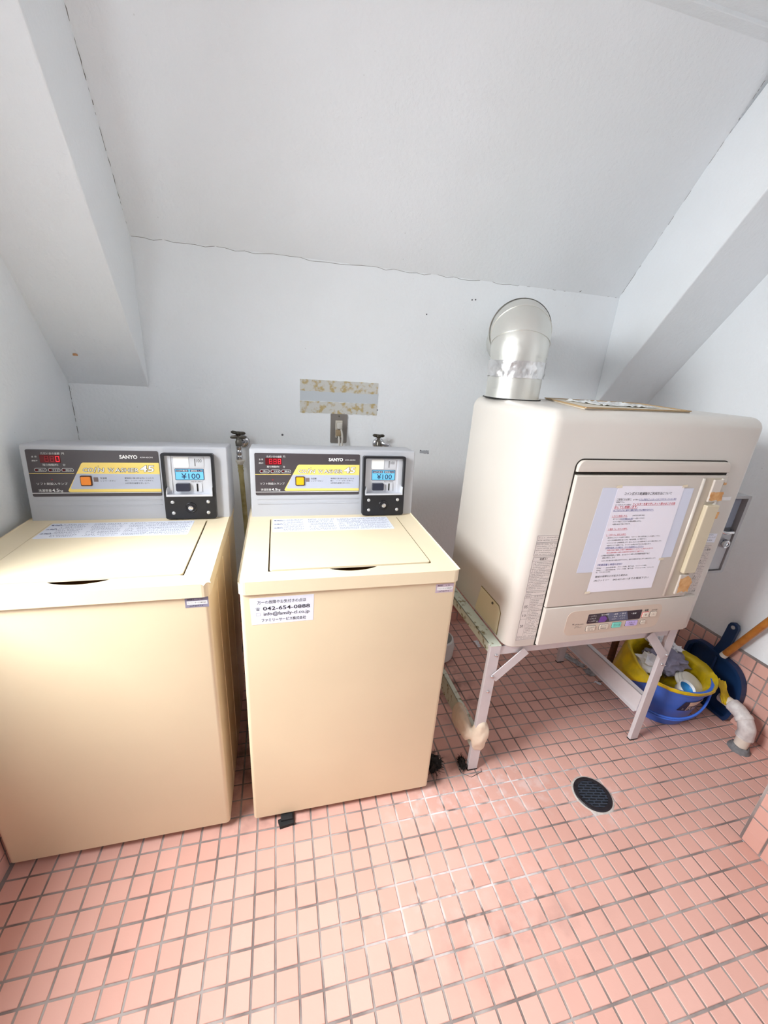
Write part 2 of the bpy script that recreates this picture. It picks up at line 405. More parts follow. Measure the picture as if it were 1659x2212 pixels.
def rake(name, x0, x1):
    b = B()
    y1 = YB - (ZC - 1.129) / S
    poly_ex(b, [(YB, 1.129), (YB, 1.70), (ysl - .05, ZC + .02), (y1, ZC + .02), (y1, ZC)], fn_x(x0, x1), 0, 1)
    bmesh.ops.bevel(b, geom=[e for e in b.edges if abs(e.verts[0].co.x - e.verts[1].co.x) < 1e-5], offset=.004, segments=2, profile=.5, affect='EDGES')
    return struct(obj(name, b, PL))
trim_1 = rake('trim_1', XL - .02, -.425); trim_1['label'] = 'sloping white plaster beam along the left wall'
trim_2 = rake('trim_2', 1.502, XR + .02); trim_2['label'] = 'sloping white plaster beam along the right wall'
b = B(); box(b, -.425, 1.502, ysl - .030, ysl + .012, ZC - .010, ZC + .01, .002)
trim_3 = struct(obj('trim_3', b, PL)); trim_3['label'] = 'thin white batten where slope meets flat ceiling'
# hairline cracks in the plaster
def crack(path, r, parent, seed, amp=.004, n=60, gaps=0.0):
    rng = random.Random(seed); bm = B(); P = [Vector(p) for p in path]; run = []
    for i in range(n + 1):
        t = i / n * (len(P) - 1); k = min(int(t), len(P) - 2); p = P[k].lerp(P[k + 1], t - k)
        p = p + Vector((rng.uniform(-amp, amp) * .4, 0, rng.uniform(-amp, amp)))
        run.append(p)
        if gaps and rng.random() < gaps:
            if len(run) > 2: tube(bm, run, r * rng.uniform(.5, 1), 4)
            run = []
    if len(run) > 2: tube(bm, run, r, 4)
    return obj('crack', bm, CRACK, parent)
crack([(-.42, YB + .0005, 1.600), (.3, YB + .0005, 1.597), (1.0, YB + .0005, 1.601), (1.36, YB + .0005, 1.606), (1.50, YB + .0005, 1.603)], .0011, wall_back, 3, .004, 90)
crack([(1.296, YB - .004, 1.607), (1.31, YB - .007, 1.616)], .0016, wall_back, 4, .002, 4)
crack([(-.4247, YB - .01, slopez(YB - .01, 1.601)), (-.4247, .62, slopez(.62, 1.601)), (-.4247, ysl + .03, slopez(ysl + .03, 1.601))], .0010, ceiling, 5, .003, 70, .12)
crack([(1.5015, YB - .01, slopez(YB - .01, 1.601)), (1.5015, .62, slopez(.62, 1.601)), (1.5015, ysl + .03, slopez(ysl + .03, 1.601))], .0009, ceiling, 6, .002, 70, .3)
crack([(XL + .0005, YB - .0005, .93), (XL + .0005, YB - .0005, 1.12)], .0009, wall_left, 7, .002, 24, .15)
# screw plug in the left beam, rag of adhesive on the back wall, small wall scars
yb_ = .835; b = B(); lathe(b, [(0, -.004), (.007, -.004), (.007, .002), (.004, .003), (0, .001)], (-.617, yb_, slopez(yb_, 1.129)), 12)
obj('screw_plug', b, mat('orange_plug', (190, 140, 96), .6), trim_1)
def fn_back(u, v, h): return (u, YB - h, v)
b = B(); poly_ex(b, [(.120, 1.106), (.440, 1.104), (.441, 1.147), (.120, 1.150)], fn_back, 0, .0012); obj('bare_paint_patch', b, PATCHG, wall_back)
rng = random.Random(2)
def ragged(u0, v0, u1, v1, j, n=26):
    p = []
    for k in range(n): p.append((u0 + (u1 - u0) * k / n, v0 + rng.uniform(-j, j)))
    for k in range(6): p.append((u1 + rng.uniform(-j, j) * .4, v0 + (v1 - v0) * k / 6))
    for k in range(n): p.append((u1 - (u1 - u0) * k / n, v1 + rng.uniform(-j, j) * .6))
    for k in range(6): p.append((u0 + rng.uniform(-j, j) * .4, v1 - (v1 - v0) * k / 6))
    return p
b = B(); poly_ex(b, ragged(.120, 1.143, .439, 1.187, .0016), fn_back, 0, .0016); obj('adhesive_strip', b, GLUE, wall_back)
b = B(); poly_ex(b, ragged(.120, 1.058, .439, 1.104, .0022), fn_back, 0, .0016); obj('adhesive_strip', b, GLUE, wall_back)
b = B(); poly_ex(b, ragged(.648, .898, .690, .913, .002, 8), fn_back, 0, .001); obj('paint_scar', b, mat('bare_grey_scar', (172, 176, 182), .7, bump=.6, bscale=90), wall_back)
for (u, v, r) in ((.0485, .966, .0045), (.651, .912, .003), (.688, .9, .003), (.808, 1.529, .003), (.823, 1.531, .003), (.44, 1.08, .003), (.62, 1.46, .0025)):
    b = B(); lathe(b, [(0, 0), (r, 0), (r * .8, -.002), (0, -.0022)], (u, YB, v), 8, 'y'); obj('nail_hole', b, mat('nail_hole_dark', (90, 90, 96), .8), wall_back)

# ------------------------------------------------------------------ tiles
PT = .05
def tile_mesh():
    t = B(); s, g, bv, th = .0225, .0225, .0010, .0045
    loops = [[(-s, -s, -th), (s, -s, -th), (s, s, -th), (-s, s, -th)], [(-s, -s, -bv), (s, -s, -bv), (s, s, -bv), (-s, s, -bv)], [(-s + bv, -s + bv, 0), (s - bv, -s + bv, 0), (s - bv, s - bv, 0), (-s + bv, s - bv, 0)]]
    L_ = [[t.verts.new(p) for p in l] for l in loops]
    for a, c in zip(L_, L_[1:]):
        for k in range(4): t.faces.new((a[k], a[(k + 1) % 4], c[(k + 1) % 4], c[k]))
    t.faces.new(L_[2]); me = bpy.data.meshes.new('tile'); t.to_mesh(me); t.free(); me.materials.append(TILE); return me
TM = tile_mesh()
tv = [v.co.copy() for v in TM.vertices]; tf = [tuple(p.vertices) for p in TM.polygons]
DRAIN = Vector((.9914, -.0919, 0))
def cam_view(p):
    d = Vector(p) - CAM; x = sum(RW[0][i] * d[i] for i in range(3)); y = sum(RW[1][i] * d[i] for i in range(3)); z = sum(RW[2][i] * d[i] for i in range(3))
    return (819 + 874.6 * x / z, 1117.5 + 874.6 * y / z, z) if z > .05 else (-9999, -9999, z)
cells = []
rj = random.Random(11)
for i in range(-13, 36):
    for j in range(-18, 38):
        x, y = (i + .5) * PT, -(j + .5) * PT
        if x > XR or x < -.655 or y > YB - .01 or y < YF: continue
        if x > XP and y < YP: continue
        if (Vector((x, y, 0)) - DRAIN).length < .045: continue
        px, py, z = cam_view((x, y, 0))
        hid = (-.655 < x < -.12 or -.06 < x < .465) and .03 < y < .56
        seen = -40 < px < 1700 and py < 2260 and not hid
        cells.append((0 if seen else 1, (Vector((x, y, 0)) - CAM).length, x, y))
cells.sort()
def put_tile(x, y, z, rot, parent):
    o = bpy.data.objects.new('tile', TM); COL.objects.link(o); o.parent = parent; o.location = Vector((x, y, z)) - wpos(parent); o.rotation_euler = rot; return o
for s_, d_, x, y in cells[:300]:
    put_tile(x, y, rj.uniform(-.0003, .0002), (rj.uniform(-.006, .006), rj.uniform(-.006, .006), rj.uniform(-.008, .008)), floor)
def tile_sheet(name, spots, parent):
    V, F = [], []; c = wpos(parent)
    for M in spots:
        k = len(V); V += [M @ v - c for v in tv]; F += [tuple(a + k for a in f) for f in tf]
    me = bpy.data.meshes.new(name); me.from_pydata([tuple(v) for v in V], [], F); o = link(name, me, TILE, parent); o['kind'] = 'stuff'; return o
tile_sheet('tile_field', [Matrix.Translation((x, y, rj.uniform(-.0003, .0002))) @ Matrix.Rotation(rj.uniform(-.006, .006), 4, 'X') for s_, d_, x, y in cells[300:]], floor)
ZW = [.27 - .05 * k for k in range(6)]          # rows of the tiled skirting, top edge at 0.295
def skirt(name, x0, x1, y0, y1):
    b = B(); box(b, x0, x1, y0, y1, 0, .2985); return struct(obj(name, b, GROUT))
bs_r = skirt('baseboard_right', XR - .010, XR + .02, YP + .001, YB - .002)
k = 0
while .272 + .625 - k * PT > YP + .02:
    for z in ZW: put_tile(XR - .0125, .272 + .625 - .0075 - k * PT + 0, max(z, .0235), (0, -math.pi / 2, rj.uniform(-.004, .004)), bs_r)
    k += 1
bs_b = skirt('baseboard_back', XL + .03, XR - .012, YB - .010, YB + .02)
tile_sheet('tile_field', [Matrix.Translation((XL + .055 + PT * i, YB - .0125, z)) @ Matrix.Rotation(math.pi / 2, 4, 'X') for i in range(48) for z in ZW], bs_b)
bs_l = skirt('baseboard_left', XL - .02, -.6605, YF, YB - .012)
tile_sheet('tile_field', [Matrix.Translation((-.658, YB - .04 - PT * i, z)) @ Matrix.Rotation(math.pi / 2, 4, 'Y') for i in range(55) for z in ZW], bs_l)
bs_e = skirt('baseboard_entrance', XP - .0010, XP + .02, YF, YP - .0005)
for i in range(12):
    for z in ZW: put_tile(XP - .0025, YP - .0300 - PT * i, max(z, .0255), (0, -math.pi / 2, rj.uniform(-.004, .004)), bs_e)

# ------------------------------------------------------------------ floor drain
dr = thing('floor_drain', 'round black slotted floor drain set in the pink tiles', 'drain', DRAIN)
c = DRAIN
b = B(); lathe(b, [(.0565, -.003), (.0565, .0010), (.059, .0014), (.0625, .0006), (.065, -.0022)], c, 40, caps=False); obj('mortar_ring', b, mat('pale_mortar', (206, 198, 192), .9, var=.25, vscale=60, bump=.8, bscale=90), dr, True)
b = B(); lathe(b, [(.0445, -.002), (.0445, .0040), (.0455, .0046), (.0555, .0044), (.0575, .0026), (.0575, -.002)], c, 40, caps=False); obj('rim', b, mat('worn_black_iron', (46, 42, 48), .45, .3, var=.4, vscale=90), dr, True, .6)
b = B(); lathe(b, [(0, .0002), (.046, .0002), (.046, .0008), (0, .0008)], c, 32); obj('sump', b, SLOT, dr)
b = B()
rows = 9; a0 = math.radians(-12)
for i in range(rows + 1):
    v = -.040 + i * .0089; hw = math.sqrt(max(.0444 ** 2 - v * v, 0))
    if hw > .005: box(b, -hw, hw, v - .0019, v + .0019, .0006, .0032)
    if i < rows:
        vm = v + .0044; hw = math.sqrt(max(.0435 ** 2 - vm * vm, 0)); u = -.045 + (.012 if i % 2 else 0)
        while u < .045:
            if abs(u) < hw: box(b, u - .0018, u + .0018, v, v + .0089, .0006, .0030)
            u += .024
bmesh.ops.rotate(b, cent=(0, 0, 0), matrix=Matrix.Rotation(a0, 3, 'Z'), verts=b.verts); bmesh.ops.translate(b, vec=c, verts=b.verts)
obj('grate', b, mat('black_iron_grate', (64, 72, 86), .4, .3), dr)

# ------------------------------------------------------------------ coin washers
YBASE, ZBASE = .437, .7895
def make_washer(dx, dy, label, on_left):
    X0, X1, YFR = -.0598 + dx, .4645 + dx, .021 + dy
    t = thing('coin_washer', label, 'washing machine', ((X0 + X1) / 2, .29 + dy, 0), 'two cream coin washers side by side')
    def ob(n, b, m_, p=t, smooth=False, angle=None): return obj(n, b, m_, p, smooth, angle)
    # cabinet
    b = B(); box(b, X0, X1, YFR, .575 + dy, .022, .757); bmesh.ops.bevel(b, geom=[e for e in b.edges if abs(e.verts[0].co.z - e.verts[1].co.z) > .1], offset=.010, segments=4, profile=.5, affect='EDGES')
    ob('cabinet', b, CREAM, smooth=True, angle=.6)
    for x in (X0 + .055, X1 - .045):
        for y in (YFR + .035, .52 + dy):
            b = B(); lathe(b, [(0, 0), (.017, 0), (.018, .006), (.014, .012), (.010, .024), (0, .024)], (x, y, 0), 14); ob('foot', b, BLACKM, smooth=True)
    for y in (.14, .26, .40):
        b = B(); box(b, X1 - .001, X1 + .0012, y + dy - .003, y + dy + .003, .04, .735, .001, 1); ob('side_rib', b, CREAM)
    # top deck with an opening for the lid and a finger scoop at its front
    fz = lambda u, v, h: (u, v, h)
    lx0, lx1, ly0, ly1 = .0015 + dx, .4085 + dx, .066 + dy, .412 + dy
    inner = [(lx0, ly0)]
    sc0, sc1 = .144 + dx, .264 + dx
    for k in range(17):
        a = k / 16; inner.append((sc0 + (sc1 - sc0) * a, ly0 - .017 * (math.sin(math.pi * a) ** .7)))
    inner += [(lx1, ly0), (lx1, ly1), (lx0, ly1)]
    b = B(); ring_ex(b, rrect(X0 - .003, YFR - .006, X1 + .003, .580 + dy, .016), inner, fz, .755, .7845)
    top = [e for e in b.edges if all(v.co.z > .78 for v in e.verts) and len([f for f in e.link_faces if abs(f.normal.z) < .5 or True]) == 2]
    b.normal_update()
    def outer(e):
        mx_ = (e.verts[0].co + e.verts[1].co) / 2
        return mx_.x < lx0 - .02 or mx_.x > lx1 + .02 or mx_.y < ly0 - .03 or mx_.y > ly1 + .05
    rim = [e for e in b.edges if all(v.co.z > .78 for v in e.verts) and any(abs(f.normal.z) < .3 for f in e.link_faces) and outer(e)]
    bmesh.ops.bevel(b, geom=rim, offset=.0032, segments=3, profile=.5, affect='EDGES')
    deck = ob('top_deck', b, CREAM_P)
    b = B(); box(b, lx0 - .02, lx1 + .02, ly0 - .045, ly1 + .01, .752, .760); obj('deck_well', b, mat('brown_well_shade', (120, 84, 44), .7), deck)  # brown colour stands in for the dark hollow under the lid
    b = B(); poly_ex(b, rrect(lx0 + .0035, ly0 + .0045, lx1 - .0035, ly1 - .003, .006), fz, .7815, .7865)
    bmesh.ops.bevel(b, geom=[e for e in b.edges if all(v.co.z > .78 for v in e.verts)], offset=.0015, segments=2, profile=.5, affect='EDGES')
    lid = ob('lid', b, CREAM_P)
    # care label on the lid: headings, warning signs and rows of small print
    lz = .7866
    b = B(); poly_ex(b, rrect(lx0 + .008, .300 + dy, lx0 + .372, ly1 - .006, .004), fz, lz, lz + .0003); lab = obj('lid_label', b, LABELW, lid)
    fl = lambda u, v, h: (u, v, lz + .0003 + h)
    b = B(); rg = random.Random(5)
    for k, (c0, n) in enumerate(((.018, 5), (.115, 5), (.205, 5), (.285, 5))):
        for r_ in range(n):
            micro(b, lx0 + c0 + (.022 if k == 0 else 0), .392 + dy - r_ * .019, lx0 + c0 + .082, .0055, fl, .0003, rg, .9)
            micro(b, lx0 + c0 + (.022 if k == 0 else 0), .3845 + dy - r_ * .019, lx0 + c0 + .078, .0045, fl, .0003, rg, .85)
    for r_, s_ in enumerate(('警告', '注意', '注意')):
        text(b, s_, fl, lx0 + .012, .387 + dy - r_ * .030, .0080, al='l', lift=.0004, bold=.015)
    obj('lettering', b, mat('lid_ink', (70, 78, 120), .6), lab)
    b = B()
    for r_ in range(3):
        cx, cy = lx0 + .033, .391 + dy - r_ * .030
        for q in range(3):
            a1, a2 = [math.radians(90 + 120 * (q + e)) for e in (0, 1)]
            tube(b, [(cx + .006 * math.cos(a1), cy + .006 * math.sin(a1), lz + .0005), (cx + .006 * math.cos(a2), cy + .006 * math.sin(a2), lz + .0005)], .0005, 4)
    obj('warning_sign', b, mat('lid_ink', (70, 78, 120), .6), lab)
    # control panel housing
    PX0, PX1 = -.0545 + dx, .4715 + dx
    b = B(); poly_ex(b, [(YBASE + dy, .7840), (YBASE + .0190 + dy, .997), (YBASE + .128 + dy, .990), (YBASE + .138 + dy, .784)], fn_x(PX0, PX1), 0, 1)
    for f in [e for e in b.edges]: pass
    ed = [e for e in b.edges if max(v.co.z for v in e.verts) > .9]
    bmesh.ops.bevel(b, geom=ed, offset=.006, segments=3, profile=.5, affect='EDGES')
    hs = ob('control_housing', b, GREYP, smooth=True, angle=.5)
    sl = .0892
    def fp(u, v, h):
        u2 = .9936 * u + .0002 + dx; z2 = 1.2453 + (.787 + v - 1.2453) * .9936
        return (u2, YBASE + dy + (z2 - .787) * sl - h, z2 + h * sl)
    for v in (.035, .050):
        b = B(); poly_ex(b, [(-.036, v), (.284, v), (.284, v + .003), (-.036, v + .003)], fp, -.001, .0014); obj('housing_ridge', b, GREYP, hs)
    # printed fascia
    b = B(); poly_ex(b, rrect(-.040, .0642, .2855, .1945, .004), fp, -.0005, .0016); fa = ob('fascia', b, PLATE)
    H = .0016
    def fq(u, v, h): return fp(u, v, H + h)
    b = B(); poly_ex(b, [(.052, .0770), (.2855, .0765), (.2855, .1612), (.0925, .1602), (.0885, .1575), (.0475, .0820), (.0480, .0785)], fq, 0, .0002); obj('yellow_panel', b, YEL, fa)
    b = B(); poly_ex(b, [(.058, .0850), (.2855, .0848), (.2855, .1282), (.0755, .1290), (.0720, .1270), (.0545, .0895), (.0550, .0865)], fq, .0002, .0004); obj('pale_panel', b, GREYF, fa)
    b = B(); quad(b, -.0396, .1288, .0680, .1302, fq, .0003); obj('thin_rule', b, YEL, fa)
    b = B(); quad(b, -.0398, .0735, .2850, .0752, fq, .0003); obj('thick_rule', b, WHITEP, fa)
    # white lettering
    b = B()
    text(b, 'ただいまの金額', fq, -.004, .1815, .0062, .044); text(b, '円', fq, .045, .1815, .0060)
    text(b, '金', fq, -.027, .1732, .0045); text(b, '額', fq, -.0195, .1732, .0045); text(b, '運転中', fq, -.028, .1622, .0045, .0135)
    text(b, '残り時間', fq, -.004, .1502, .0062, .026); text(b, '(約)', fq, .0228, .1502, .0062, .010); text(b, '分', fq, .044, .1502, .0062)
    text(b, 'ソフト剤投入ランプ', fq, -.026, .0970, .0072, .074)
    text(b, '洗濯容量', fq, -.024, .0782, .0072, .031); text(b, '4.5', fq, .0085, .0780, .0086, .016, bold=.012); text(b, 'kg', fq, .0255, .0768, .0078, .009)
    text(b, 'SANYO', fq, .1855, .1718, .0108, .0460, bold=.035); text(b, 'ASW-45CM1', fq, .2380, .1745, .0038, .033)
    for u in (-.0113, .0214, .0535):
        ring_ex(b, rrect(u - .0145, .1340, u + .0145, .1442, .005, 3), rrect(u - .0137, .1348, u + .0137, .1434, .0042, 3), fq, .0002, .0004)
    for u, s_ in ((-.0113, '洗い'), (.0214, 'すすぎ'), (.0535, '脱水')): text(b, s_, fq, u - .0045, .1366, .0050, .0155)
    # outlined coin-washer title: white face over a dark edge
    text(b, 'CO', fq, .0905, .1340, .0112, .0255, lift=.0012, bold=.004, shear=.10); text(b, '/', fq, .1170, .1335, .0140, .0085, lift=.0012); text(b, 'N', fq, .1270, .1340, .0112, .0165, lift=.0012, bold=.004, shear=.1)
    text(b, 'W', fq, .1525, .1340, .0112, .0165, lift=.0012, shear=.1); text(b, 'ASHER', fq, .1695, .1340, .0112, .0620, lift=.0012, bold=.004, shear=.1)
    text(b, '45', fq, .2345, .1345, .0190, .0375, lift=.0012, bold=.02, shear=.1)
    obj('white_lettering', b, WHITEP, fa)
    b = B()
    text(b, 'CO', fq, .0898, .1333, .0126, .0269, lift=.0008, bold=.05, shear=.10); text(b, '/', fq, .1163, .1328, .0154, .0099, lift=.0008, bold=.04); text(b, 'N', fq, .1263, .1333, .0126, .0179, lift=.0008, bold=.05, shear=.1)
    text(b, 'W', fq, .1518, .1333, .0126, .0179, lift=.0008, bold=.05, shear=.1); text(b, 'ASHER', fq, .1688, .1333, .0126, .0634, lift=.0008, bold=.05, shear=.1)
    text(b, '45', fq, .2338, .1337, .0206, .0391, lift=.0008, bold=.05, shear=.1); text(b, '•', fq, .1285, .1495, .0024, lift=.0008)
    text(b, '洗濯槽', fq, .1300, .1135, .0055, .0170); text(b, 'シャワーボタン', fq, .1300, .1062, .0050, .0390)
    text(b, '硬貨投入後10秒以内に上ぶたを', fq, .1925, .1145, .0044, .0760); text(b, '閉じ、シャワーボタンを押すと、', fq, .1925, .1072, .0044, .0760); text(b, '30秒間洗濯槽を洗います。', fq, .1925, .0998, .0044, .0640)
    obj('dark_lettering', b, DARKP, fa)
    b = B(); poly_ex(b, rrect(.1137, .1063, .1253, .1189, .001), fq, .0004, .0006); ic = obj('shower_pictogram', b, mat('taupe_print', (122, 108, 108), .5), fa)
    b = B(); poly_ex(b, rrect(-.0085, .1590, .0405, .1805, .001), fq, .0002, .0006); dsp = obj('led_window', b, REDL, fa)
    seg = {'8': 'abcdefg', '0': 'abcdef'}
    def digit(b, ch, u, v, w, h, lift):
        s_ = seg[ch]; th = .0014; hh = h / 2
        R = {'a': (u, v + h - th, u + w, v + h), 'g': (u, v + hh - th / 2, u + w, v + hh + th / 2), 'd': (u, v, u + w, v + th), 'f': (u, v + hh, u + th, v + h), 'b': (u + w - th, v + hh, u + w, v + h), 'e': (u, v, u + th, v + hh), 'c': (u + w - th, v, u + w, v + hh)}
        for q in s_: quad(b, *R[q], fq, lift)
    b = B(); digit(b, '0' if on_left else '8', .0290, .1622, .0090, .0150, .0009); obj('lit_digit', b, REDON, fa)
    b = B(); digit(b, '8', .0160, .1622, .0090, .0150, .0009); digit(b, '8', .0030, .1622, .0090, .0150, .0009); obj('dim_digit', b, mat('red_led_dim', (150, 20, 40), .4, emit=(255, 20, 40), estr=.10 if on_left else .35) if on_left else mat('red_led_half', (200, 24, 50), .4, emit=(255, 20, 40), estr=.45), fa)
    b = B()
    for u in (-.0113, .0214, .0535): poly_ex(b, rrect(u - .0128, .1362, u - .0062, .1420, .0025, 3), fq, .0002, .0007)
    obj('status_lamp', b, REDL, fa)
    b = B(); poly_ex(b, rrect(.0103, .1108, .0140, .1145, .0015, 3), fq, .0001, .0008); obj('status_lamp', b, mat('red_lamp_lens', (150, 30, 44), .3), fa)
    b = B(); poly_ex(b, rrect(.0812, .0945, .1100, .1236, .003), fq, .0004, .0030); sb = obj('shower_button_frame', b, mat('button_frame_dark', (74, 40, 26), .4), fa)
    b = B(); poly_ex(b, rrect(.0838, .0975, .1073, .1210, .002), fq, .003, .0062); bmesh.ops.bevel(b, geom=[e for e in b.edges if len(e.link_faces) == 2 and any(len(f.verts) > 4 for f in e.link_faces)], offset=.0008, segments=1, affect='EDGES'); obj('shower_button', b, ORANGE if on_left else AMBER, fa)
    # coin mechanism: black bezel, silver recess, slots, price label, lock plate
    b = B(); ring_ex(b, rrect(.2955, -.003, .4365, .1915, .006), rrect(.3025, .0665, .4298, .1842, .004), fp, -.001, .020); cu = ob('coin_unit', b, BLACK)
    b = B(); poly_ex(b, rrect(.3020, .0660, .4303, .1847, .003), fp, .001, .004); bp_ = obj('recess_plate', b, SILVER, cu)
    for u0, u1 in ((.3025, .318), (.415, .4298)):
        b = B(); poly_ex(b, [(u0, .0665), (u1, .0665), (u1, .184), (u0, .184)], fp, .004, .007); obj('recess_cheek', b, SILVER, cu)
    def fr(u, v, h): return fp(u, v, .004 + h)
    b = B(); poly_ex(b, rrect(.3255, .1490, .3665, .1800, .003), fr, 0, .0022); obj('blank_plate', b, WHITEP, cu)
    b = B(); poly_ex(b, rrect(.3685, .1490, .4080, .1800, .003), fr, 0, .0018); obj('slot_plate', b, SILVER, cu)
    b = B(); quad(b, .3828, .1530, .3848, .1750, fr, .0021); obj('coin_slot', b, SLOT, cu)
    b = B(); text(b, '100', fr, .3872, .1640, .0100, .0150, lift=.0021); obj('slot_number', b, GREYINK, cu)
    b = B(); poly_ex(b, rrect(.3268, .1115, .4060, .1452, .002), fr, 0, .0014); lb = obj('price_label', b, NAVY, cu)
    b = B(); poly_ex(b, rrect(.3282, .1128, .4046, .1440, .0015), fr, .0014, .0016); quad_ = obj('price_field', b, BLUEL, cu)
    b = B(); text(b, '¥100', fr, .3440, .1152, .0165, .0510, lift=.0019, bold=.004); quad(b, .3295, .1355, .3640, .1425, fr, .0018); quad(b, .3685, .1355, .4030, .1425, fr, .0018); obj('price_lettering', b, NAVY, cu)
    b = B(); text(b, '硬貨投入口', fr, .3705, .1362, .0054, .0305, lift=.0021); text(b, '100円専用', fr, .3315, .1364, .0048, .0300, lift=.0021); obj('white_lettering', b, WHITEP, cu)
    b = B(); poly_ex(b, rrect(.3285, .0795, .3665, .1025, .003), fr, 0, .012); bmesh.ops.bevel(b, geom=list(b.edges), offset=.0012, segments=1, affect='EDGES')
    kn = obj('return_knob', b, mat('blue_black_knob', (38, 42, 60), .3), cu)
    b = B(); poly_ex(b, rrect(.3755, .0760, .3985, .1025, .002), fr, 0, .003); obj('return_slot_plate', b, SILVER, cu)
    b = B(); quad(b, .3838, .0775, .3885, .1010, fr, .0034); obj('return_slot', b, SLOT, cu)
    b = B(); text(b, 'RETURN', fr, .3700, .1050, .0032, .0300, lift=.0006); obj('relief_lettering', b, GREYINK, cu)
    b = B(); poly_ex(b, [(.3030, .0660), (.4292, .0660), (.4292, .0715), (.3030, .0715)], fp, .004, .026); obj('recess_lip', b, WHITEP if False else SILVER, cu)
    for u in (.3045, .4278):
        b = B(); poly_ex(b, [(u - .0015, .071), (u + .0015, .071), (u + .0015, .092), (u - .0015, .078)], fp, .004, .025); obj('lip_gusset', b, SILVER, cu)
    b = B(); poly_ex(b, rrect(.3030, .0030, .4300, .0615, .005), fp, .004, .0185); obj('lock_plate', b, mat('satin_black_steel', (30, 31, 38), .35, .4), cu)
    def pc(u, v, prof, n=20):
        bb = B(); lathe(bb, prof, (0, 0, 0), n, 'y'); M = Matrix.Translation(fp(u, v, 0)) @ Matrix.Rotation(-math.atan(sl), 4, 'X')
        bmesh.ops.transform(bb, matrix=M, verts=bb.verts); return bb
    for u, v in ((.3165, .0480), (.4150, .0485), (.3175, .0150), (.4140, .0152)):
        obj('rivet', pc(u, v, [(0, -.022), (.0030, -.022), (.0054, -.0205), (.0056, -.0185), (.0056, -.018), (0, -.018)], 14), mat('silver_rivet', (206, 206, 206), .35, .6), cu, True)
    obj('lock_ring', pc(.3665, .0310, [(.0165, -.0185), (.0165, -.0205), (.0150, -.0225), (.0125, -.0215), (.0115, -.0195), (.0085, -.0195), (.0085, -.0185)]), mat('black_lock_ring', (22, 22, 28), .25), cu, True)
    obj('key_lock', pc(.3665, .0310, [(0, -.0270), (.0022, -.0270), (.0022, -.0255), (.0040, -.0255), (.0040, -.0275), (.0068, -.0270), (.0075, -.0240), (.0075, -.0185), (0, -.0185)]), CHROME, cu, True, .5)
    # service stickers on the front
    ff = lambda u, v, h: (u + dx, YFR - h, v)
    def small_sticker(u0, v0, m_):
        b = B(); poly_ex(b, [(u0, v0), (u0 + .0480, v0), (u0 + .0480, v0 + .0255), (u0, v0 + .0255)], ff, 0, .0003); st = ob('serial_sticker', b, m_)
        b = B(); quad(b, u0 + .0035, v0 + .0075, u0 + .0455, v0 + .0165, ff, .0004); obj('white_field', b, WHITEP, st)
        b = B(); text(b, '機械番号', ff, u0 + .005, v0 + .0185, .0042, .0140, lift=.0005); micro(b, u0 + .026, v0 + .0188, u0 + .040, .0032, ff, .0005, random.Random(3)); text(b, 'ファミリーサービス株式会社', ff, u0 + .005, v0 + .0100, .0042, .0385, lift=.0006); micro(b, u0 + .008, v0 + .0025, u0 + .038, .0036, ff, .0005, random.Random(4), 1)
        obj('lettering', b, INK, st)
    if on_left: small_sticker(.4150, .7275, GREYS)
    else:
        small_sticker(.4075, .7230, LILAC)
        b = B(); poly_ex(b, [(-.0370, .6720), (.1030, .6735), (.1045, .7440), (-.0395, .7425)], ff, 0, .0003); st = ob('phone_sticker', b, LABELW)
        b = B(); text(b, '万一の故障やお気付きの点は', ff, -.0230, .7262, .0095, .1090, lift=.0006); text(b, '☎', ff, -.0270, .7100, .0080, .0095, lift=.0006); text(b, '042-654-0888', ff, -.0110, .7090, .0100, .1060, lift=.0006, bold=.012)
        text(b, 'info@family-cl.co.jp', ff, -.0100, .6925, .0120, .1040, lift=.0006, bold=.006); text(b, 'ファミリーサービス株式会社', ff, -.0150, .6785, .0090, .1010, lift=.0006, bold=.008); obj('lettering', b, INK, st)
        b = B(); ring_ex(b, [(-.0270, .6960), (-.0170, .6960), (-.0170, .7030), (-.0270, .7030)], [(-.0264, .6966), (-.0176, .6966), (-.0176, .7024), (-.0264, .7024)], ff, .0003, .0005); obj('envelope_mark', b, mat('faint_ink', (190, 190, 200), .6), st)
    return t
w_left = make_washer(-.5885, .004, 'cream coin washer in the left corner with an orange shower button', True)
w_right = make_washer(0, 0, 'cream coin washer beside the dryer, white phone sticker on its front', False)
b = B()
poly_ex(b, [(.006, .013), (.012, -.008), (.051, -.003), (.046, .024)], lambda u, v, h: (u, v, h), 0, .010); box(b, .014, .048, .006, .030, .008, .016, .002)
tag(obj('rubber_pad', b, BLACKM), 'folded black rubber pad under the front edge of the sticker washer', 'pad')

# ------------------------------------------------------------------ dryer stand
st = thing('dryer_stand', 'white steel stand with braces carrying the gas dryer', 'stand', (.97, .28, 0))
LX0, LX1, RX0, RX1, SY0, SY1, SZ = .6226, .6570, 1.2830, 1.3170, .060, .505, .505
def leg(x0, x1, y0, y1, sx, sy):
    b = B(); box(b, x0, x1, y0, y1, .004, SZ - .002 if sx < 0 else SZ - .010, .0012, 2)
    o = obj('leg', b, STAND, st)
    b = B(); box(b, x0 - .0005, x1 + .0005, y0 - .0005, y1 + .0005, 0, .004); obj('leg_foot', b, BLACKM, o)
for (x0, x1, sx) in ((LX0, LX1, -1), (RX0, RX1, 1)):
    leg(x0, x1, SY0, SY0 + .014, sx, -1); leg(x0, x1, SY1 - .014, SY1, sx, 1)
b = B(); box(b, LX0 - .001, LX1, SY0 - .001, SY1, SZ - .003, SZ, .001, 1); box(b, LX0 - .001, LX0 + .002, SY0 + .014, SY1, SZ - .030, SZ, .001, 1); obj('top_rail', b, STANDD, st)
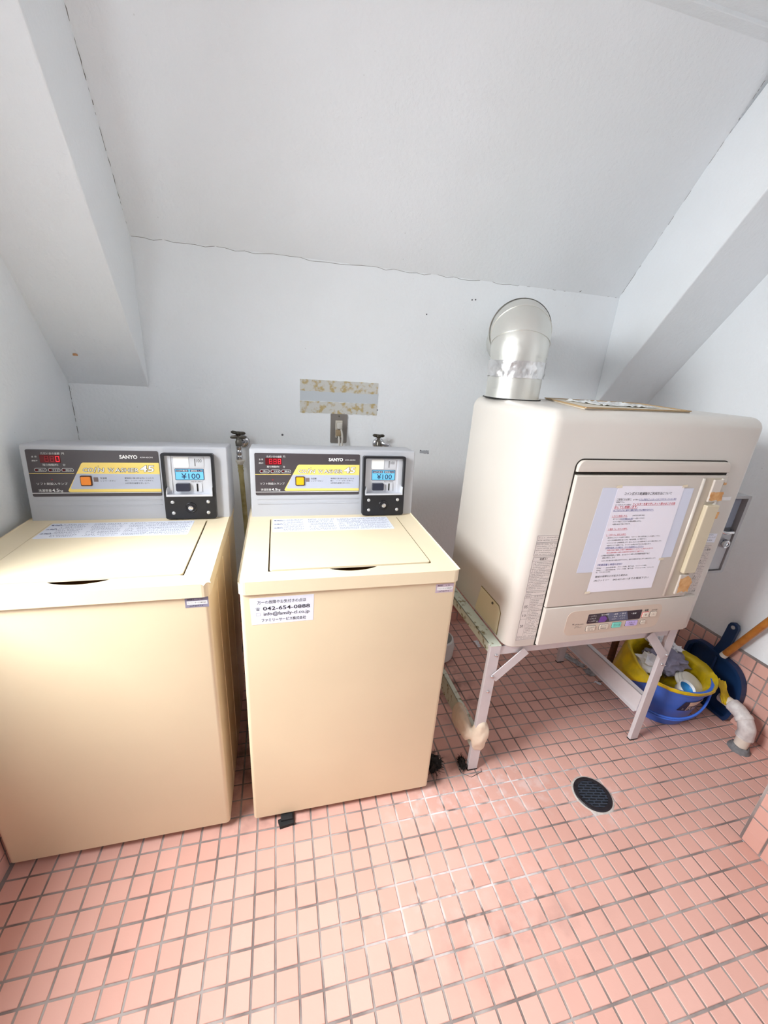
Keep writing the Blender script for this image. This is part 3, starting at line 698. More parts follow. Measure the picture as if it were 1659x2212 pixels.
b = B(); box(b, RX0, RX1 + .001, SY0 - .001, SY1, SZ - .010, SZ - .0065, .001, 1); box(b, RX1 - .002, RX1 + .001, SY0 + .014, SY1, SZ - .036, SZ - .0065, .001, 1); obj('top_rail', b, STAND, st)
b = B(); box(b, LX1, RX0, SY0 + .004, SY0 + .007, SZ - .038, SZ - .008, .001, 1); obj('cross_rail', b, STAND, st)
b = B(); box(b, LX1, RX0, SY1 - .007, SY1 - .004, SZ - .038, SZ - .008, .001, 1); obj('cross_rail', b, STAND, st)
b = B(); box(b, LX0 + .004, LX0 + .007, SY0 + .014, SY1 - .014, .088, .161, .001, 1); box(b, LX0 + .004, LX0 + .022, SY0 + .014, SY1 - .014, .158, .161, .001, 1); obj('side_rail', b, STANDD, st)
b = B(); box(b, RX0 - .002, RX0 + .001, SY0 + .014, SY1 - .014, .128, .204, .001, 1); box(b, RX0 - .002, RX0 + .020, SY0 + .014, SY1 - .014, .201, .204, .001, 1); box(b, RX0 - .014, RX0, SY0 + .014, SY1 - .014, .128, .131, .001, 1); obj('side_rail', b, STAND, st)
b = B(); beam(b, (.648, SY0 - .0035, .385), (.742, SY0 - .0035, .478), .030, .003, (0, 1, 0), .0006); obj('brace', b, STAND, st)
b = B(); beam(b, (1.292, SY0 - .0035, .385), (1.198, SY0 - .0035, .486), .030, .003, (0, 1, 0), .0006); obj('brace', b, STAND, st)
for x, z in ((.645, .470), (.642, .395), (.640, .335), (1.300, .392), (1.300, .350)):
    b = B(); lathe(b, [(0, -.004), (.0035, -.004), (.0055, -.0015), (.0055, 0), (0, 0)], (x, SY0 - .005 if z > .38 and z < .4 else SY0 - .001, z), 10, 'y'); obj('bolt', b, CHROME, st, True)

# ------------------------------------------------------------------ gas dryer
DX0, DX1, DY0, DY1, DZ0, DZ1 = .6578, 1.3430, .0410, .4660, .4990, 1.183
dry = thing('gas_dryer', 'ivory coin gas dryer on the steel stand with a taped notice', 'dryer', ((DX0 + DX1) / 2, .24, DZ0))
b = B(); box(b, DX0, DX1, DY0, DY1, DZ0, DZ1, .034, 7)
for v in b.verts:                              # tight edges at the back and underneath, wide ones in front
    if v.co.y > DY1 - .0341: v.co.y = DY1 - (DY1 - v.co.y) * .3
    if v.co.z < DZ0 + .0341: v.co.z = DZ0 + (v.co.z - DZ0) * .35
obj('body', b, DRY, dry, True, .7)
def fd(u, v, h): return (u, DY0 - h, v)
# door surround gap, upper bar, door, lower control panel
def slab(name, pts, h0, h1, m_, parent, bev=.003, fn=fd):
    b = B(); poly_ex(b, pts, fn, h0, h1)
    b.normal_update(); fmax = max(b.faces, key=lambda f: f.calc_area() if True else 0)
    zs = [fn(p[0], p[1], h1)[1] for p in pts[:1]]
    if bev:
        y1 = fn(0, 0, h1)[1]
        bmesh.ops.bevel(b, geom=[e for e in b.edges if all(abs(v.co.y - y1) < 1e-6 for v in e.verts)], offset=bev, segments=3, profile=.5, affect='EDGES')
    return obj(name, b, m_, parent, True, .6)
def topround(u0, v0, u1, v1, r, n=6):
    pts = [(u0, v0), (u1, v0)]
    for cx, a in ((u1 - r, 0), (u0 + r, 90)):
        for i in range(n + 1):
            t = math.radians(a + 90 * i / n); pts.append((cx + r * math.cos(t), v1 - r + r * math.sin(t)))
    return pts
b = B(); poly_ex(b, topround(.7495, .509, 1.2480, 1.0670, .022), fd, -.004, .0012); obj('door_gap', b, GAP, dry)
slab('upper_bar', topround(.7530, 1.0345, 1.2450, 1.0640, .018), .0, .010, DRYD, dry)
door = slab('door', [(.7530, .6430), (1.2450, .6430), (1.2450, 1.0265), (.7530, 1.0265)], .0, .011, DRYD, dry)
panel = slab('control_panel', [(.7530, .5150), (1.2920, .5150), (1.2920, .6400), (.7530, .6400)], .0, .012, DRYD, dry)
# handle: a vertical trough with a grip bar in it
DD = .011
def fdd(u, v, h): return (u, DY0 - DD - h, v)
b = B(); quad(b, 1.160, .650, 1.228, 1.0205, fdd, .0004); obj('handle_trough', b, mat('trough_ivory', (196, 186, 168), .4), door)
for (u0, u1) in ((1.156, 1.166), (1.222, 1.232)):
    b = B(); tube(b, [fdd((u0 + u1) / 2, .652, 0), fdd((u0 + u1) / 2, 1.019, 0)], .0045, 8); obj('trough_edge', b, DRYD, door, True)
b = B(); box(b, 1.190, 1.236, DY0 - DD - .013, DY0 - DD, .730, .944, .003); hg = obj('grip_bar', b, mat('grip_ivory', (206, 194, 168), .35), door)
for v0, v1 in ((.952, 1.016), (.656, .722)):
    b = B(); box(b, 1.194, 1.226, DY0 - DD - .006, DY0 - DD, v0, v1, .002); obj('trough_end', b, DRYD, door)
def patch(u0, v0, u1, v1, fn, h, seed, name='tape_residue', m_=TAPEO, parent=None):
    r_ = random.Random(seed); p = []
    for a, c_ in (((u0, v0), (u1, v0)), ((u1, v0), (u1, v1)), ((u1, v1), (u0, v1)), ((u0, v1), (u0, v0))):
        for k in range(5):
            t = k / 5; j = .12 * min(u1 - u0, v1 - v0); p.append((a[0] + (c_[0] - a[0]) * t + r_.uniform(-j, j), a[1] + (c_[1] - a[1]) * t + r_.uniform(-j, j)))
    b = B(); poly_ex(b, p, fn, h, h + .0004); return obj(name, b, m_, parent)
patch(1.195, .957, 1.240, .982, fdd, .0062, 1, parent=door); patch(1.196, .664, 1.241, .714, fdd, .0062, 2, parent=door); patch(1.236, 1.000, 1.246, 1.007, fdd, .0005, 3, parent=door); patch(1.2320, .905, 1.2400, .925, fdd, .0135, 4, parent=door)
b = B(); poly_ex(b, [(1.2600, .9510), (1.2990, .9510), (1.2990, .9620), (1.2600, .9620)], fd, .0003, .0008); obj('white_tape', b, WHITEP, dry)
# control panel print and keys
PP = .012
def fc(u, v, h): return (u, DY0 - PP - h, v)
b = B(); poly_ex(b, rrect(.8320, .5400, 1.1720, .6230, .022, 8), fc, 0, .0006); cp = obj('control_plate', b, BEIGEP, panel)
b = B(); poly_ex(b, rrect(.9040, .5760, 1.0960, .6085, .003), fc, .0006, .0012); obj('display', b, DISP, panel)
b = B(); poly_ex(b, [(.985, .5775), (1.052, .5775), (1.040, .6072), (.966, .6072)], fc, .0012, .0014); obj('display_field', b, DISPB, panel)
b = B(); poly_ex(b, [(.9440, .5780), (.9680, .5780), (.9740, .5880), (.9640, .5980), (.9480, .5980)], fc, .0014, .0016); obj('display_window', b, VIOLET, panel)
b = B(); rg = random.Random(9)
text(b, '残り時間', fc, .9480, .6000, .0062, .0270, lift=.0018); text(b, '分', fc, .9360, .5790, .0055, lift=.0018)
for r_, s_ in enumerate(('・ソフト', '・シワとり', '・しっかり')): text(b, s_, fc, .9080, .5990 - r_ * .0085, .0050, .0240, lift=.0018)
for r_, a_ in enumerate((('・標準', '・厚手'), ('・毛布', 'ドライ'), ('・タイマー', '・ナイト'))):
    text(b, a_[0], fc, .990, .5990 - r_ * .0085, .0050, .018, lift=.0018); text(b, a_[1], fc, 1.016, .5990 - r_ * .0085, .0050, .022, lift=.0018)
text(b, '・乾燥', fc, 1.058, .5955, .0056, .018, lift=.0018)
obj('white_lettering', b, WHITEP, panel)
keys = ((.9222, .559, .030, .017, BEIGEP, 'ふんわり', '仕上'), (.9684, .560, .030, .016, BEIGEP, 'タイマー', '時間設定'), (1.0145, .562, .031, .018, MINT, 'コース', ''), (1.0694, .563, .042, .018, PURP, 'スタート', '一時停止'), (1.1122, .5623, .016, .013, BEIGEP, 'ナイト', ''), (1.1128, .589, .022, .017, BEIGEP, '切', ''), (1.1423, .589, .022, .017, BEIGEP, '入', ''))
b2 = B()
for (u, v, w_, h_, m_, s1, s2) in keys:
    b = B(); ring_ex(b, rrect(u - w_ / 2 - .0012, v - h_ / 2 - .0012, u + w_ / 2 + .0012, v + h_ / 2 + .0012, .003, 3), rrect(u - w_ / 2, v - h_ / 2, u + w_ / 2, v + h_ / 2, .0025, 3), fc, .0006, .0012); obj('key_outline', b, INKR if s1 == '切' else GREYINK, panel)
    b = B(); poly_ex(b, rrect(u - w_ / 2, v - h_ / 2, u + w_ / 2, v + h_ / 2, .0025, 3), fc, .0006, .0026); obj('key', b, m_ if m_ is not BEIGEP else mat('ivory_key', (228, 216, 200), .4), panel)
    if s2: text(b2, s1, fc, u, v + .0005, .0058, min(w_ * .8, .024), 'c', .0030); text(b2, s2, fc, u, v - .0065, .0046, min(w_ * .7, .02), 'c', .0030)
    else: text(b2, s1, fc, u, v - .0030, .0062, None if len(s1) == 1 else w_ * .75, 'c', .0030)
text(b2, '電源', fc, 1.1128, .6005, .0070, .0140, 'c', .0010, bold=.01); text(b2, 'オートOFF', fc, 1.1430, .6015, .0045, .0210, 'c', .0010)
obj('key_lettering', b2, INK, panel)
b = B(); micro(b, .8640, .5745, .8960, .0045, fc, .0010, rg); micro(b, .8640, .5680, .8900, .0028, fc, .0010, rg); micro(b, .8640, .5640, .8900, .0028, fc, .0010, rg); b.faces.new([b.verts.new(fc(*p, .0010)) for p in ((.8545, .5800), (.8610, .5800), (.8575, .5750))]); obj('maker_mark', b, GREYINK, panel)
# instruction labels left and right of the door
def fl_(u, v, h): return (u * 1.0131 - .0004, DY0 - h, v * 1.0131 - .0163)
def frame(b, u0, v0, u1, v1, fn, h, w=.0006): ring_ex(b, [(u0, v0), (u1, v0), (u1, v1), (u0, v1)], [(u0 + w, v0 + w), (u1 - w, v0 + w), (u1 - w, v1 - w), (u0 + w, v1 - w)], fn, h, h + .0002)
b = B(); poly_ex(b, [(.6750, .5400), (.7440, .5400), (.7440, .8680), (.6750, .8680)], fl_, .0001, .0004); il = obj('instruction_label', b, mat('label_ivory', (222, 214, 208), .45), dry)
b = B(); rg = random.Random(21)
frame(b, .6765, .8470, .7430, .8660, fl_, .0004); frame(b, .6765, .8080, .7430, .8450, fl_, .0004); frame(b, .6765, .7020, .7430, .8040, fl_, .0004); frame(b, .6765, .5420, .7430, .6880, fl_, .0004)
quad(b, .6770, .7930, .7425, .7934, fl_, .0006); quad(b, .6960, .5560, .6964, .6870, fl_, .0006); quad(b, .6770, .6800, .7425, .6804, fl_, .0006); quad(b, .6770, .6380, .7425, .6384, fl_, .0006); quad(b, .6770, .6120, .7425, .6124, fl_, .0006)
text(b, 'お願い', fl_, .7090, .7955, .0068, .0230, 'c', .0007, bold=.02); text(b, '特 記', fl_, .6865, .6825, .0038, .0130, 'c', .0007); text(b, '点 検 内 容', fl_, .7200, .6825, .0038, .0280, 'c', .0007)
for v in (.8590, .8515, .8400, .8340, .8280, .8220, .8160, .8105): micro(b, .6800, v, .7400, .0032, fl_, .0006, rg, .8)
for k in range(17): micro(b, .6790 + (.003 if k % 2 else 0), .7875 - k * .0050, .7400 - (.02 if k % 5 == 4 else 0), .0030, fl_, .0006, rg, .9)
micro(b, .6780, .6960, .7400, .0036, fl_, .0006, rg, 1); micro(b, .6780, .6905, .6960, .0036, fl_, .0006, rg, 1)
for k in range(22):
    v = .6740 - k * .0054
    if v > .558: micro(b, .6990, v, .7400 - rg.choice((0, 0, .008, .015)), .0032, fl_, .0006, rg, .9)
for k in range(3): micro(b, .6790, .5525 - k * .0038, .7400, .0027, fl_, .0006, rg, .9)
obj('lettering', b, GREYINK, il)
b = B(); text(b, '05', fl_, .6810, .6480, .0090, .0110, lift=.0007); text(b, '10', fl_, .6820, .6200, .0080, .0100, lift=.0007); text(b, '20', fl_, .6800, .5850, .0090, .0110, lift=.0007); obj('numeral', b, GREYINK, il)
b = B(); poly_ex(b, [(1.2480, .5520), (1.2815, .5480), (1.2815, .8180), (1.2480, .8210)], fl_, .0001, .0004); wl = obj('warning_label', b, mat('label_ivory', (222, 214, 208), .45), dry)
b = B(); rg = random.Random(31)
text(b, '⚠警告', fl_, 1.2540, .7960, .0080, .0250, lift=.0007); text(b, '⚠注意', fl_, 1.2540, .6560, .0080, .0250, lift=.0007)
for k in range(48):
    v = .8120 - k * .0054
    if .792 < v < .806 or .652 < v < .666 or v < .556: continue
    tri = any(abs(v - q) < .008 for q in (.765, .712, .625, .590))
    micro(b, 1.2630 if tri else 1.2500, v, 1.2800 - rg.choice((0, 0, .004, .010)), .0030, fl_, .0006, rg, .85)
for q in (.763, .710, .622, .588):
    p = [(1.2500, q - .006), (1.2610, q - .006), (1.2555, q + .004)]
    for i in range(3): tube(b, [fl_(*p[i], .0007), fl_(*p[(i + 1) % 3], .0007)], .0004, 4)
obj('lettering', b, GREYINK, wl)
b = B(); poly_ex(b, [(1.2440, .8250), (1.2820, .8235), (1.2825, .8515), (1.2445, .8535)], fl_, .0005, .0010); sn = obj('serial_sticker', b, LABELW, dry)
b = B(); text(b, 'ファミリーサービス', fl_, 1.2470, .8380, .0050, .0320, lift=.0013); micro(b, 1.2480, .8470, 1.2700, .0034, fl_, .0012, rg); micro(b, 1.2470, .8290, 1.2720, .0040, fl_, .0012, rg, 1); obj('lettering', b, INK, sn)
# service cover low on the left side
def fs(u, v, h): return (DX0 - h, u, v)
cov = [(.0975, .5170), (.0975, .5900), (.112, .6060), (.222, .6080), (.240, .5170)]
b = B(); poly_ex(b, [(.0945, .5145), (.0945, .5910), (.1105, .6085), (.2240, .6105), (.2430, .5145)], fs, -.002, .0006); obj('cover_gap', b, mat('cover_line', (120, 104, 60), .7), dry)
b = B(); poly_ex(b, cov, fs, -.002, .0022); obj('service_cover', b, mat('ivory_cover', (214, 204, 172), .4), dry)
b = B(); lathe(b, [(0, -.0035), (.003, -.0035), (.0042, -.0022), (.0042, 0), (0, 0)], (DX0 - .002, .142, .597), 10, 'x'); obj('cover_screw', b, mat('dull_screw', (96, 92, 84), .4, .8), dry)
# cardboard-edged sheet with rumpled film on top
tz = DZ1
top_sheet = thing('top_sheet', 'brown-edged card sheet with rumpled clear film on top of the dryer', 'sheet', (1.03, .22, tz))
b = B(); poly_ex(b, [(.905, .435), (.758, .064), (1.145, .118), (1.250, .400)], lambda u, v, h: (u, v, tz + h), 0, .004); obj('card', b, mat('pale_card', (214, 206, 190), .6), top_sheet)
for p, q in (((.905, .435), (.758, .064)), ((.758, .064), (1.145, .118)), ((1.145, .118), (1.250, .400)), ((1.250, .400), (.905, .435))):
    b = B(); beam(b, (p[0], p[1], tz + .0045), (q[0], q[1], tz + .0045), .008, .003, (0, 0, 1)); obj('brown_edge', b, mat('kraft_tape', (176, 146, 104), .6), top_sheet)
rg = random.Random(14)
b = B(); n = 18; vs2 = [[b.verts.new((.905 + .19 * i / n, .17 + .16 * j / n, tz + .0055 + .009 * abs(noise.noise((i * .45, j * .45, 3))) )) for j in range(n + 1)] for i in range(n + 1)]
for i in range(n):
    for j in range(n): b.faces.new((vs2[i][j], vs2[i + 1][j], vs2[i + 1][j + 1], vs2[i][j + 1]))
fo = obj('rumpled_film', b, mat('clear_white_film', (226, 228, 226), .2, spec=.8), top_sheet); sm = fo.modifiers.new('thickness', 'SOLIDIFY'); sm.thickness = .0008
# small service hatch low on the dryer's right side
b = B(); box(b, DX1 - .004, 1.368, .082, .125, .540, .645, .006, 3); obj('side_cover', b, DRYD, dry, True, .6)

# coin box bolted to the right side
cbx = thing('coin_box', 'grey steel coin box with chrome lock on the dryer side', 'coin box', (1.36, .10, .69))
KX0, KX1, KY, KZ0, KZ1 = 1.3440, 1.4400, .078, .688, .950
b = B(); ring_ex(b, rrect(KX0, KZ0, KX1, KZ1, .004, 3), [(KX0 + .010, KZ0 + .008), (KX1 - .012, KZ0 + .008), (KX1 - .012, KZ1 - .008), (KX0 + .010, KZ1 - .008)], lambda u, v, h: (u, KY + .075 - h, v), 0, .075); obj('housing', b, mat('grey_box_steel', (168, 168, 170), .4, .3), cbx)
b = B(); box(b, KX0 + .004, KX1 - .004, KY + .018, KY + .072, KZ0 + .004, KZ1 - .004); obj('inner_plate', b, mat('grey_box_inner', (156, 160, 168), .4, .3), cbx)
b = B(); box(b, KX0 + .022, KX1 - .024, KY + .008, KY + .020, .842, .940, .003); obj('coin_slide', b, mat('blue_grey_slide', (120, 126, 142), .4, .3), cbx)
b = B(); box(b, KX0 + .024, KX0 + .032, KY + .006, KY + .009, .846, .936); obj('slide_slot', b, SLOT, cbx)
b = B(); box(b, KX0 + .012, KX1 - .014, KY + .004, KY + .036, KZ0 + .010, .828, .003); obj('cash_door', b, mat('grey_box_door', (178, 178, 182), .4, .3), cbx)
b = B(); tube(b, [(KX0 + .022, KY + .006, .836), (KX0 + .034, KY - .006, .832), (KX0 + .064, KY - .006, .832), (KX1 - .022, KY + .006, .836)], .005, 10); obj('latch', b, CHROME, cbx, True)
b = B(); lathe(b, [(0, -.016), (.004, -.016), (.004, -.013), (.007, -.013), (.007, -.017), (.013, -.015), (.015, -.009), (.015, .004), (0, .004)], (KX0 + .050, KY + .004, .795), 22, 'y'); obj('barrel_lock', b, CHROME, cbx, True, .5)

# exhaust duct with elbow
dc = Vector((.740, .374, DZ1))
duct = thing('exhaust_duct', 'silver foil exhaust duct with elbow rising from the dryer top', 'duct', dc)
R = .080
b = B(); lathe(b, [(R + .004, .0005), (R + .004, .004), (R, .004), (R, .068)], dc, 48, caps=False); obj('lower_sleeve', b, FOIL, duct, True, .6)
b = B(); lathe(b, [(R + .007, .0004), (R + .007, .0026), (R - .01, .0026)], dc, 40, caps=False); obj('base_gasket', b, BLACKM, duct)
b = B(); prof = []
for k in range(13): prof.append((R + .003, .062 + .046 * k / 12))
lathe(b, prof, dc, 72, caps=False)
for v in b.verts:
    d = Vector((v.co.x - dc.x, v.co.y - dc.y, 0)).normalized(); a = noise.noise((d.x * 9, d.y * 9, v.co.z * 60)); v.co += d * (.0035 * a) + Vector((0, 0, .004 * noise.noise((d.x * 4, d.y * 4, 2))))
obj('foil_tape_band', b, FOILC, duct, True)
b = B(); lathe(b, [(R + .001, .100), (R + .001, .124)], dc, 48, caps=False); obj('upper_sleeve', b, FOIL, duct, True)
dirv = Vector((.42, .91, 0)).normalized(); RB = .080; pts = []; rs = []
zc0 = dc.z + .118
for k in range(15):
    a = math.radians(90 * k / 14); pts.append(Vector((dc.x, dc.y, zc0)) + dirv * (RB * (1 - math.cos(a))) + Vector((0, 0, RB * math.sin(a)))); rs.append(R + .002 + .008 * k / 14)
b = B(); tube(b, pts, rs, 48, caps=False); obj('elbow', b, FOIL, duct, True)
end = pts[-1]
b = B(); tube(b, [end - dirv * .004, end + dirv * .010], R + .014, 48, caps=False); tube(b, [end + dirv * .010, end + dirv * .0101], [R + .014, R], 48, caps=False); obj('elbow_collar', b, FOIL, duct, True)
tl = (YB - .012 - end.y) / dirv.y
b = B(); tube(b, [end, end + dirv * tl], R, 40); obj('wall_run', b, FOIL, duct, True)
for k in (4, 9):
    a = math.radians(90 * k / 14); ctr = pts[k]; tan = (pts[k + 1] - pts[k - 1]).normalized(); s_ = Vector((0, 0, 1)).cross(dirv).normalized(); nn = s_.cross(tan)
    b = B(); run = [ctr + (s_ * math.cos(q / 40 * 2 * math.pi) + nn * math.sin(q / 40 * 2 * math.pi)) * (R + .0025 + .008 * k / 14) for q in range(41)]; tube(b, run, .0013, 6, caps=False); obj('elbow_seam', b, FOIL, duct, True)

# ------------------------------------------------------------------ notices taped to the dryer door
def fnn(h0): return lambda u, v, h: (u, DY0 - DD - h0 - h, v)
f0 = fnn(.0004)
b = B(); poly_ex(b, [(.8240, .7495), (.9100, .7480), (.9120, .9940), (.8380, .9945)], f0, 0, .0004); tag(obj('paper_sheet', b, LAV), 'pale lavender sheet peeking out left of the white notice', 'paper', 'lavender sheets behind the notice')
b = B(); poly_ex(b, [(1.0700, .7810), (1.1380, .7835), (1.1360, .9920), (1.0700, .9900)], f0, 0, .0004); tag(obj('paper_sheet', b, LAV), 'pale lavender sheet peeking out right of the white notice', 'paper', 'lavender sheets behind the notice')
nt_ = thing('notice', 'white instruction notice with red and blue lines taped to the dryer door', 'notice', (.99, DY0 - DD - .001, .684))
f1 = fnn(.0016)
b = B(); poly_ex(b, [(.8740, .6838), (1.1015, .6842), (1.1005, .9985), (.8840, .9992)], f1, -.0004, 0); obj('sheet', b, PAPER, nt_)
K, Rr, Bb = B(), B(), B()
def ln(bm, s, u, v, h, w, ul=False, bold=0.0):
    text(bm, s, f1, u, v, h, w, lift=.0003, bold=bold)
    if ul: quad(bm, u, v - .0012, u + w, v - .0006, f1, .0003)
ln(K, 'コイン式ガス乾燥機のご利用方法について', 0.9090, 0.9738, 0.0085, 0.1547, False, 0.006)
ln(K, 'ご使用になる前に、', 0.8897, 0.9591, .0065, .0480); ln(K, '必ず奥の', 0.9417, 0.9591, .0045, .0170); ln(Bb, 'ドラム手前のフィルターにほこりがたまっていない事を', 0.9617, 0.9591, .0050, .1240, True)
ln(K, '御確認下さい。', 0.8901, 0.9531, 0.0042, 0.0261, False, 0)
ln(K, 'ほこりがたまっている場合は、', 0.8896, 0.9452, .0042, .0520); ln(Rr, 'フィルターを取り外しネット部のほこりを除', 0.9446, 0.9452, .0072, .1420, True, .008)
ln(Rr, '去して使用願います。', 0.8885, 0.9373, 0.0072, 0.0747, True, 0.008)
ln(Bb, 'ほこりがたまると途中で運転が停止される場合があります。', 0.8885, 0.9295, 0.0052, 0.1314, True, 0.006)
ln(Rr, '1. コインを投入する。', 0.8891, 0.9131, 0.0056, 0.0496, True, 0.004)
ln(K, '(100円玉を使用の場合)', 0.9551, 0.9141, .0040, .0400)
ln(K, '全てコイン口', 0.8946, 0.9054, 0.0044, 0.0249, False, 0)
ln(Bb, 'は100円硬貨のみ使用可', 0.9200, 0.9054, 0.0044, 0.0388, True, 0.006)
ln(K, 'で一括投入できます。', 0.9599, 0.9054, 0.0044, 0.0383, False, 0)
ln(K, '※コインを投入しただけでは運転は開始しません。', 0.8969, 0.8977, 0.0044, 0.0929, False, 0)
ln(K, '※連続10枚まで投入できます。', 0.8972, 0.8901, 0.0044, 0.0587, False, 0)
ln(Rr, '2. 電源「入」ボタンを押す。', 0.8877, 0.8755, 0.0054, 0.0638, True, 0)
ln(Rr, '3. 「スタート」ボタンを押す。', 0.8875, 0.8592, 0.0054, 0.0648, True, 0)
ln(K, '自分好みによりコースを選択する場合は、「スタート」ボタンを押す前にコースを選択して下さい。', 0.8947, 0.8508, 0.0042, 0.1768, False, 0)
ln(K, '※コースの詳細は標準に従ってある「操作説明書」をご参照下さい。', 0.8970, 0.8431, 0.0042, 0.1300, False, 0)
ln(K, '※1コインにつき一定時間乾燥します。投入したコイン分の時間が終了しますと運転が停止します。', 0.8963, 0.8352, 0.0042, 0.1854, False, 0)
ln(K, '※途中でドアを開けても、タイマーは停止せずそのまま進みます。', 0.8987, 0.8275, 0.0042, 0.1498, False, 0)
ln(Bb, '※時間を延長したい場合は、コインを追加投入して下さい。', 0.8962, 0.8204, 0.0044, 0.1292, True, 0.004)
ln(Rr, '衣類が完全に乾燥した時点で運転時間がディスプレイに表示されますが、', 0.9033, 0.8127, 0.0046, 0.1576, False, 0)
ln(Rr, '表示は運転時間とは異なる場合がありますのでご注意下さい。', 0.9046, 0.8050, 0.0046, 0.1269, False, 0)
ln(K, '4. 衣類が完全乾燥した場合、またはコイン投入分の時間が経過すると', 0.8878, 0.7969, 0.005, 0.1658, False, 0)
ln(K, '運転は停止します。', 0.8946, 0.7898, 0.005, 0.0436, False, 0)
ln(K, '※コイン投入後の残り時間は返却できません。途中で衣類を取り出しますと運転は停止します。', 0.8955, 0.7813, 0.004, 0.1862, False, 0)
ln(Bb, '《乾燥容量と時間の目安》', 0.8855, 0.7674, 0.0064, 0.0830, False, 0)
ln(K, '約2kg・・・20分(肌着3枚、ブリーフ2枚、靴下3足、ワイシャツ2枚)', 0.8860, 0.7583, 0.005, 0.1700, False, 0)
ln(K, '約4kg・・・40分(肌着5枚、ブリーフ5枚、靴下5足、ワイシャツ3枚、パジャマ1', 0.8872, 0.7511, 0.0048, 0.1977, False, 0)
ln(K, '枚、バスタオル2枚)', 0.8865, 0.7448, 0.0048, 0.0484, False, 0)
ln(K, '機械の故障などが起きた場合は、', 0.8886, 0.7303, 0.0066, 0.1126, False, 0)
ln(K, '(株)ファミリー', 0.8881, 0.7175, 0.0066, 0.0514, False, 0)
ln(K, '042-621-0111までお電話下さい', 0.9528, 0.7175, 0.0066, 0.1256, False, 0)
obj('black_lettering', K, INK, nt_); obj('red_lettering', Rr, INKR, nt_); obj('blue_lettering', Bb, INKB, nt_)
for (u, v) in ((.878, .9935), (1.092, .9940), (.868, .6800), (1.094, .7750)):
    b = B(); poly_ex(b, [(u, v), (u + .018, v + .001), (u + .017, v + .008), (u + .001, v + .007)], f1, .0002, .0005); obj('clear_tape', b, mat('clear_tape', (226, 214, 190), .2), nt_)

# ------------------------------------------------------------------ taps, hose, outlet on the back wall
def tap(x, y, z, label, hose, rot):
    t = thing('water_tap', label, 'tap', (x, YB, z), 'taps behind the washers')
    b = B(); lathe(b, [(0, 0), (.024, 0), (.026, -.004), (.020, -.010), (.010, -.012), (0, -.012)], (x + .012, YB, z - .012), 20, 'y'); obj('wall_flange', b, CHROME, t, True)
    b = B(); tube(b, [(x + .012, YB - .008, z - .012), (x, y + .006, z - .012), (x, y, z - .012)], .0095, 12); obj('body', b, CHROME, t, True)
    b = B(); lathe(b, [(0, -.020), (.012, -.020), (.013, -.004), (.010, .002), (.010, .010), (.0065, .014), (.0065, .022), (0, .022)], (x, y, z), 16); obj('bonnet', b, TAPM, t, True, .7)
    b = B(); M = Matrix.Translation((x, y, z + .030)) @ Matrix.Rotation(rot, 4, 'Z') @ Matrix.Rotation(.06, 4, 'Y')
    bb = B(); lathe(bb, [(0, -.008), (.010, -.008), (.0115, 0), (.008, .005), (0, .006)], (0, 0, 0), 14)
    for sgn in (-1, 1): tube(bb, [(0, 0, -.001), (sgn * .012, 0, 0), (sgn * .022, 0, .001), (sgn * .027, 0, .0005)], [.006, .0065, .006, .003], 8)
    merge(b, bb, M); obj('handle', b, mat('dark_tap_handle', (74, 70, 62), .35, .7), t, True)
    if hose:
        b = B(); M = Matrix.Translation((x, y, z + .014)) @ Matrix.Rotation(rot + .3, 4, 'Z'); bb = B()
        for sgn in (-1, 1): tube(bb, [(0, 0, 0), (sgn * .012, 0, .0005), (sgn * .024, 0, 0), (sgn * .030, 0, -.002)], [.006, .0068, .006, .003], 8)
        merge(b, bb, M); obj('lower_handle', b, TAPM, t, True)
        b = B(); lathe(b, [(0, -.076), (.011, -.076), (.0125, -.070), (.0125, -.060), (.010, -.056), (.012, -.052), (.012, -.042), (.0095, -.036), (.0115, -.032), (.0115, -.020), (0, -.020)], (x, y, z), 16); obj('coupling', b, CHROME, t, True, .6)
        b = B(); lathe(b, [(0, -.094), (.010, -.094), (.018, -.082), (.018, -.076), (0, -.076)], (x + .002, y, z), 16); obj('hose_nut', b, mat('white_plastic_nut', (222, 216, 204), .4), t, True, .6)
        b = B(); run = spline([(x + .001, y, z - .092), (x + .003, y, z - .14), (x + .010, y - .01, z - .30), (x + .020, y - .04, z - .52), (x + .022, y - .02, z - .72)], 8)
        tube(b, run, [.0095 + (.0018 if (i < 8 and i % 2 == 0) else 0) for i in range(len(run))], 12); obj('hose', b, HOSE, t, True)
    else:
        b = B(); beam(b, (x + .012, y - .004, z + .000), (x + .046, y - .020, z - .010), .016, .016, (0, 0, 1), .004); tube(b, [(x + .040, y - .016, z - .006), (x + .050, y - .022, z - .016), (x + .050, y - .022, z - .10)], .009, 10); obj('elbow_coupling', b, CHROME, t, True, .5)
tap(-.1180, .850, .948, 'tarnished double-handled water tap with hose between the two washers', True, -.15)
tap(.4400, .850, .951, 'dark-handled chrome tap peeking over the sticker washer', False, .25)
ou = thing('wall_outlet', 'grey metal wall outlet below the glue patch with two plugs in', 'outlet', (.2785, YB, .94))
b = B(); poly_ex(b, rrect(.2440, .9390, .3130, 1.0580, .003), fn_back, -.001, .006); bmesh.ops.bevel(b, geom=[e for e in b.edges if all(abs(v.co.y - (YB - .006)) < 1e-5 for v in e.verts)], offset=.003, segments=2, affect='EDGES'); obj('cover_plate', b, PLATEG, ou)
b = B(); box(b, .2640, .2930, YB - .0095, YB - .004, .962, 1.032, .001); obj('socket_insert', b, mat('ivory_socket', (206, 200, 188), .4), ou)
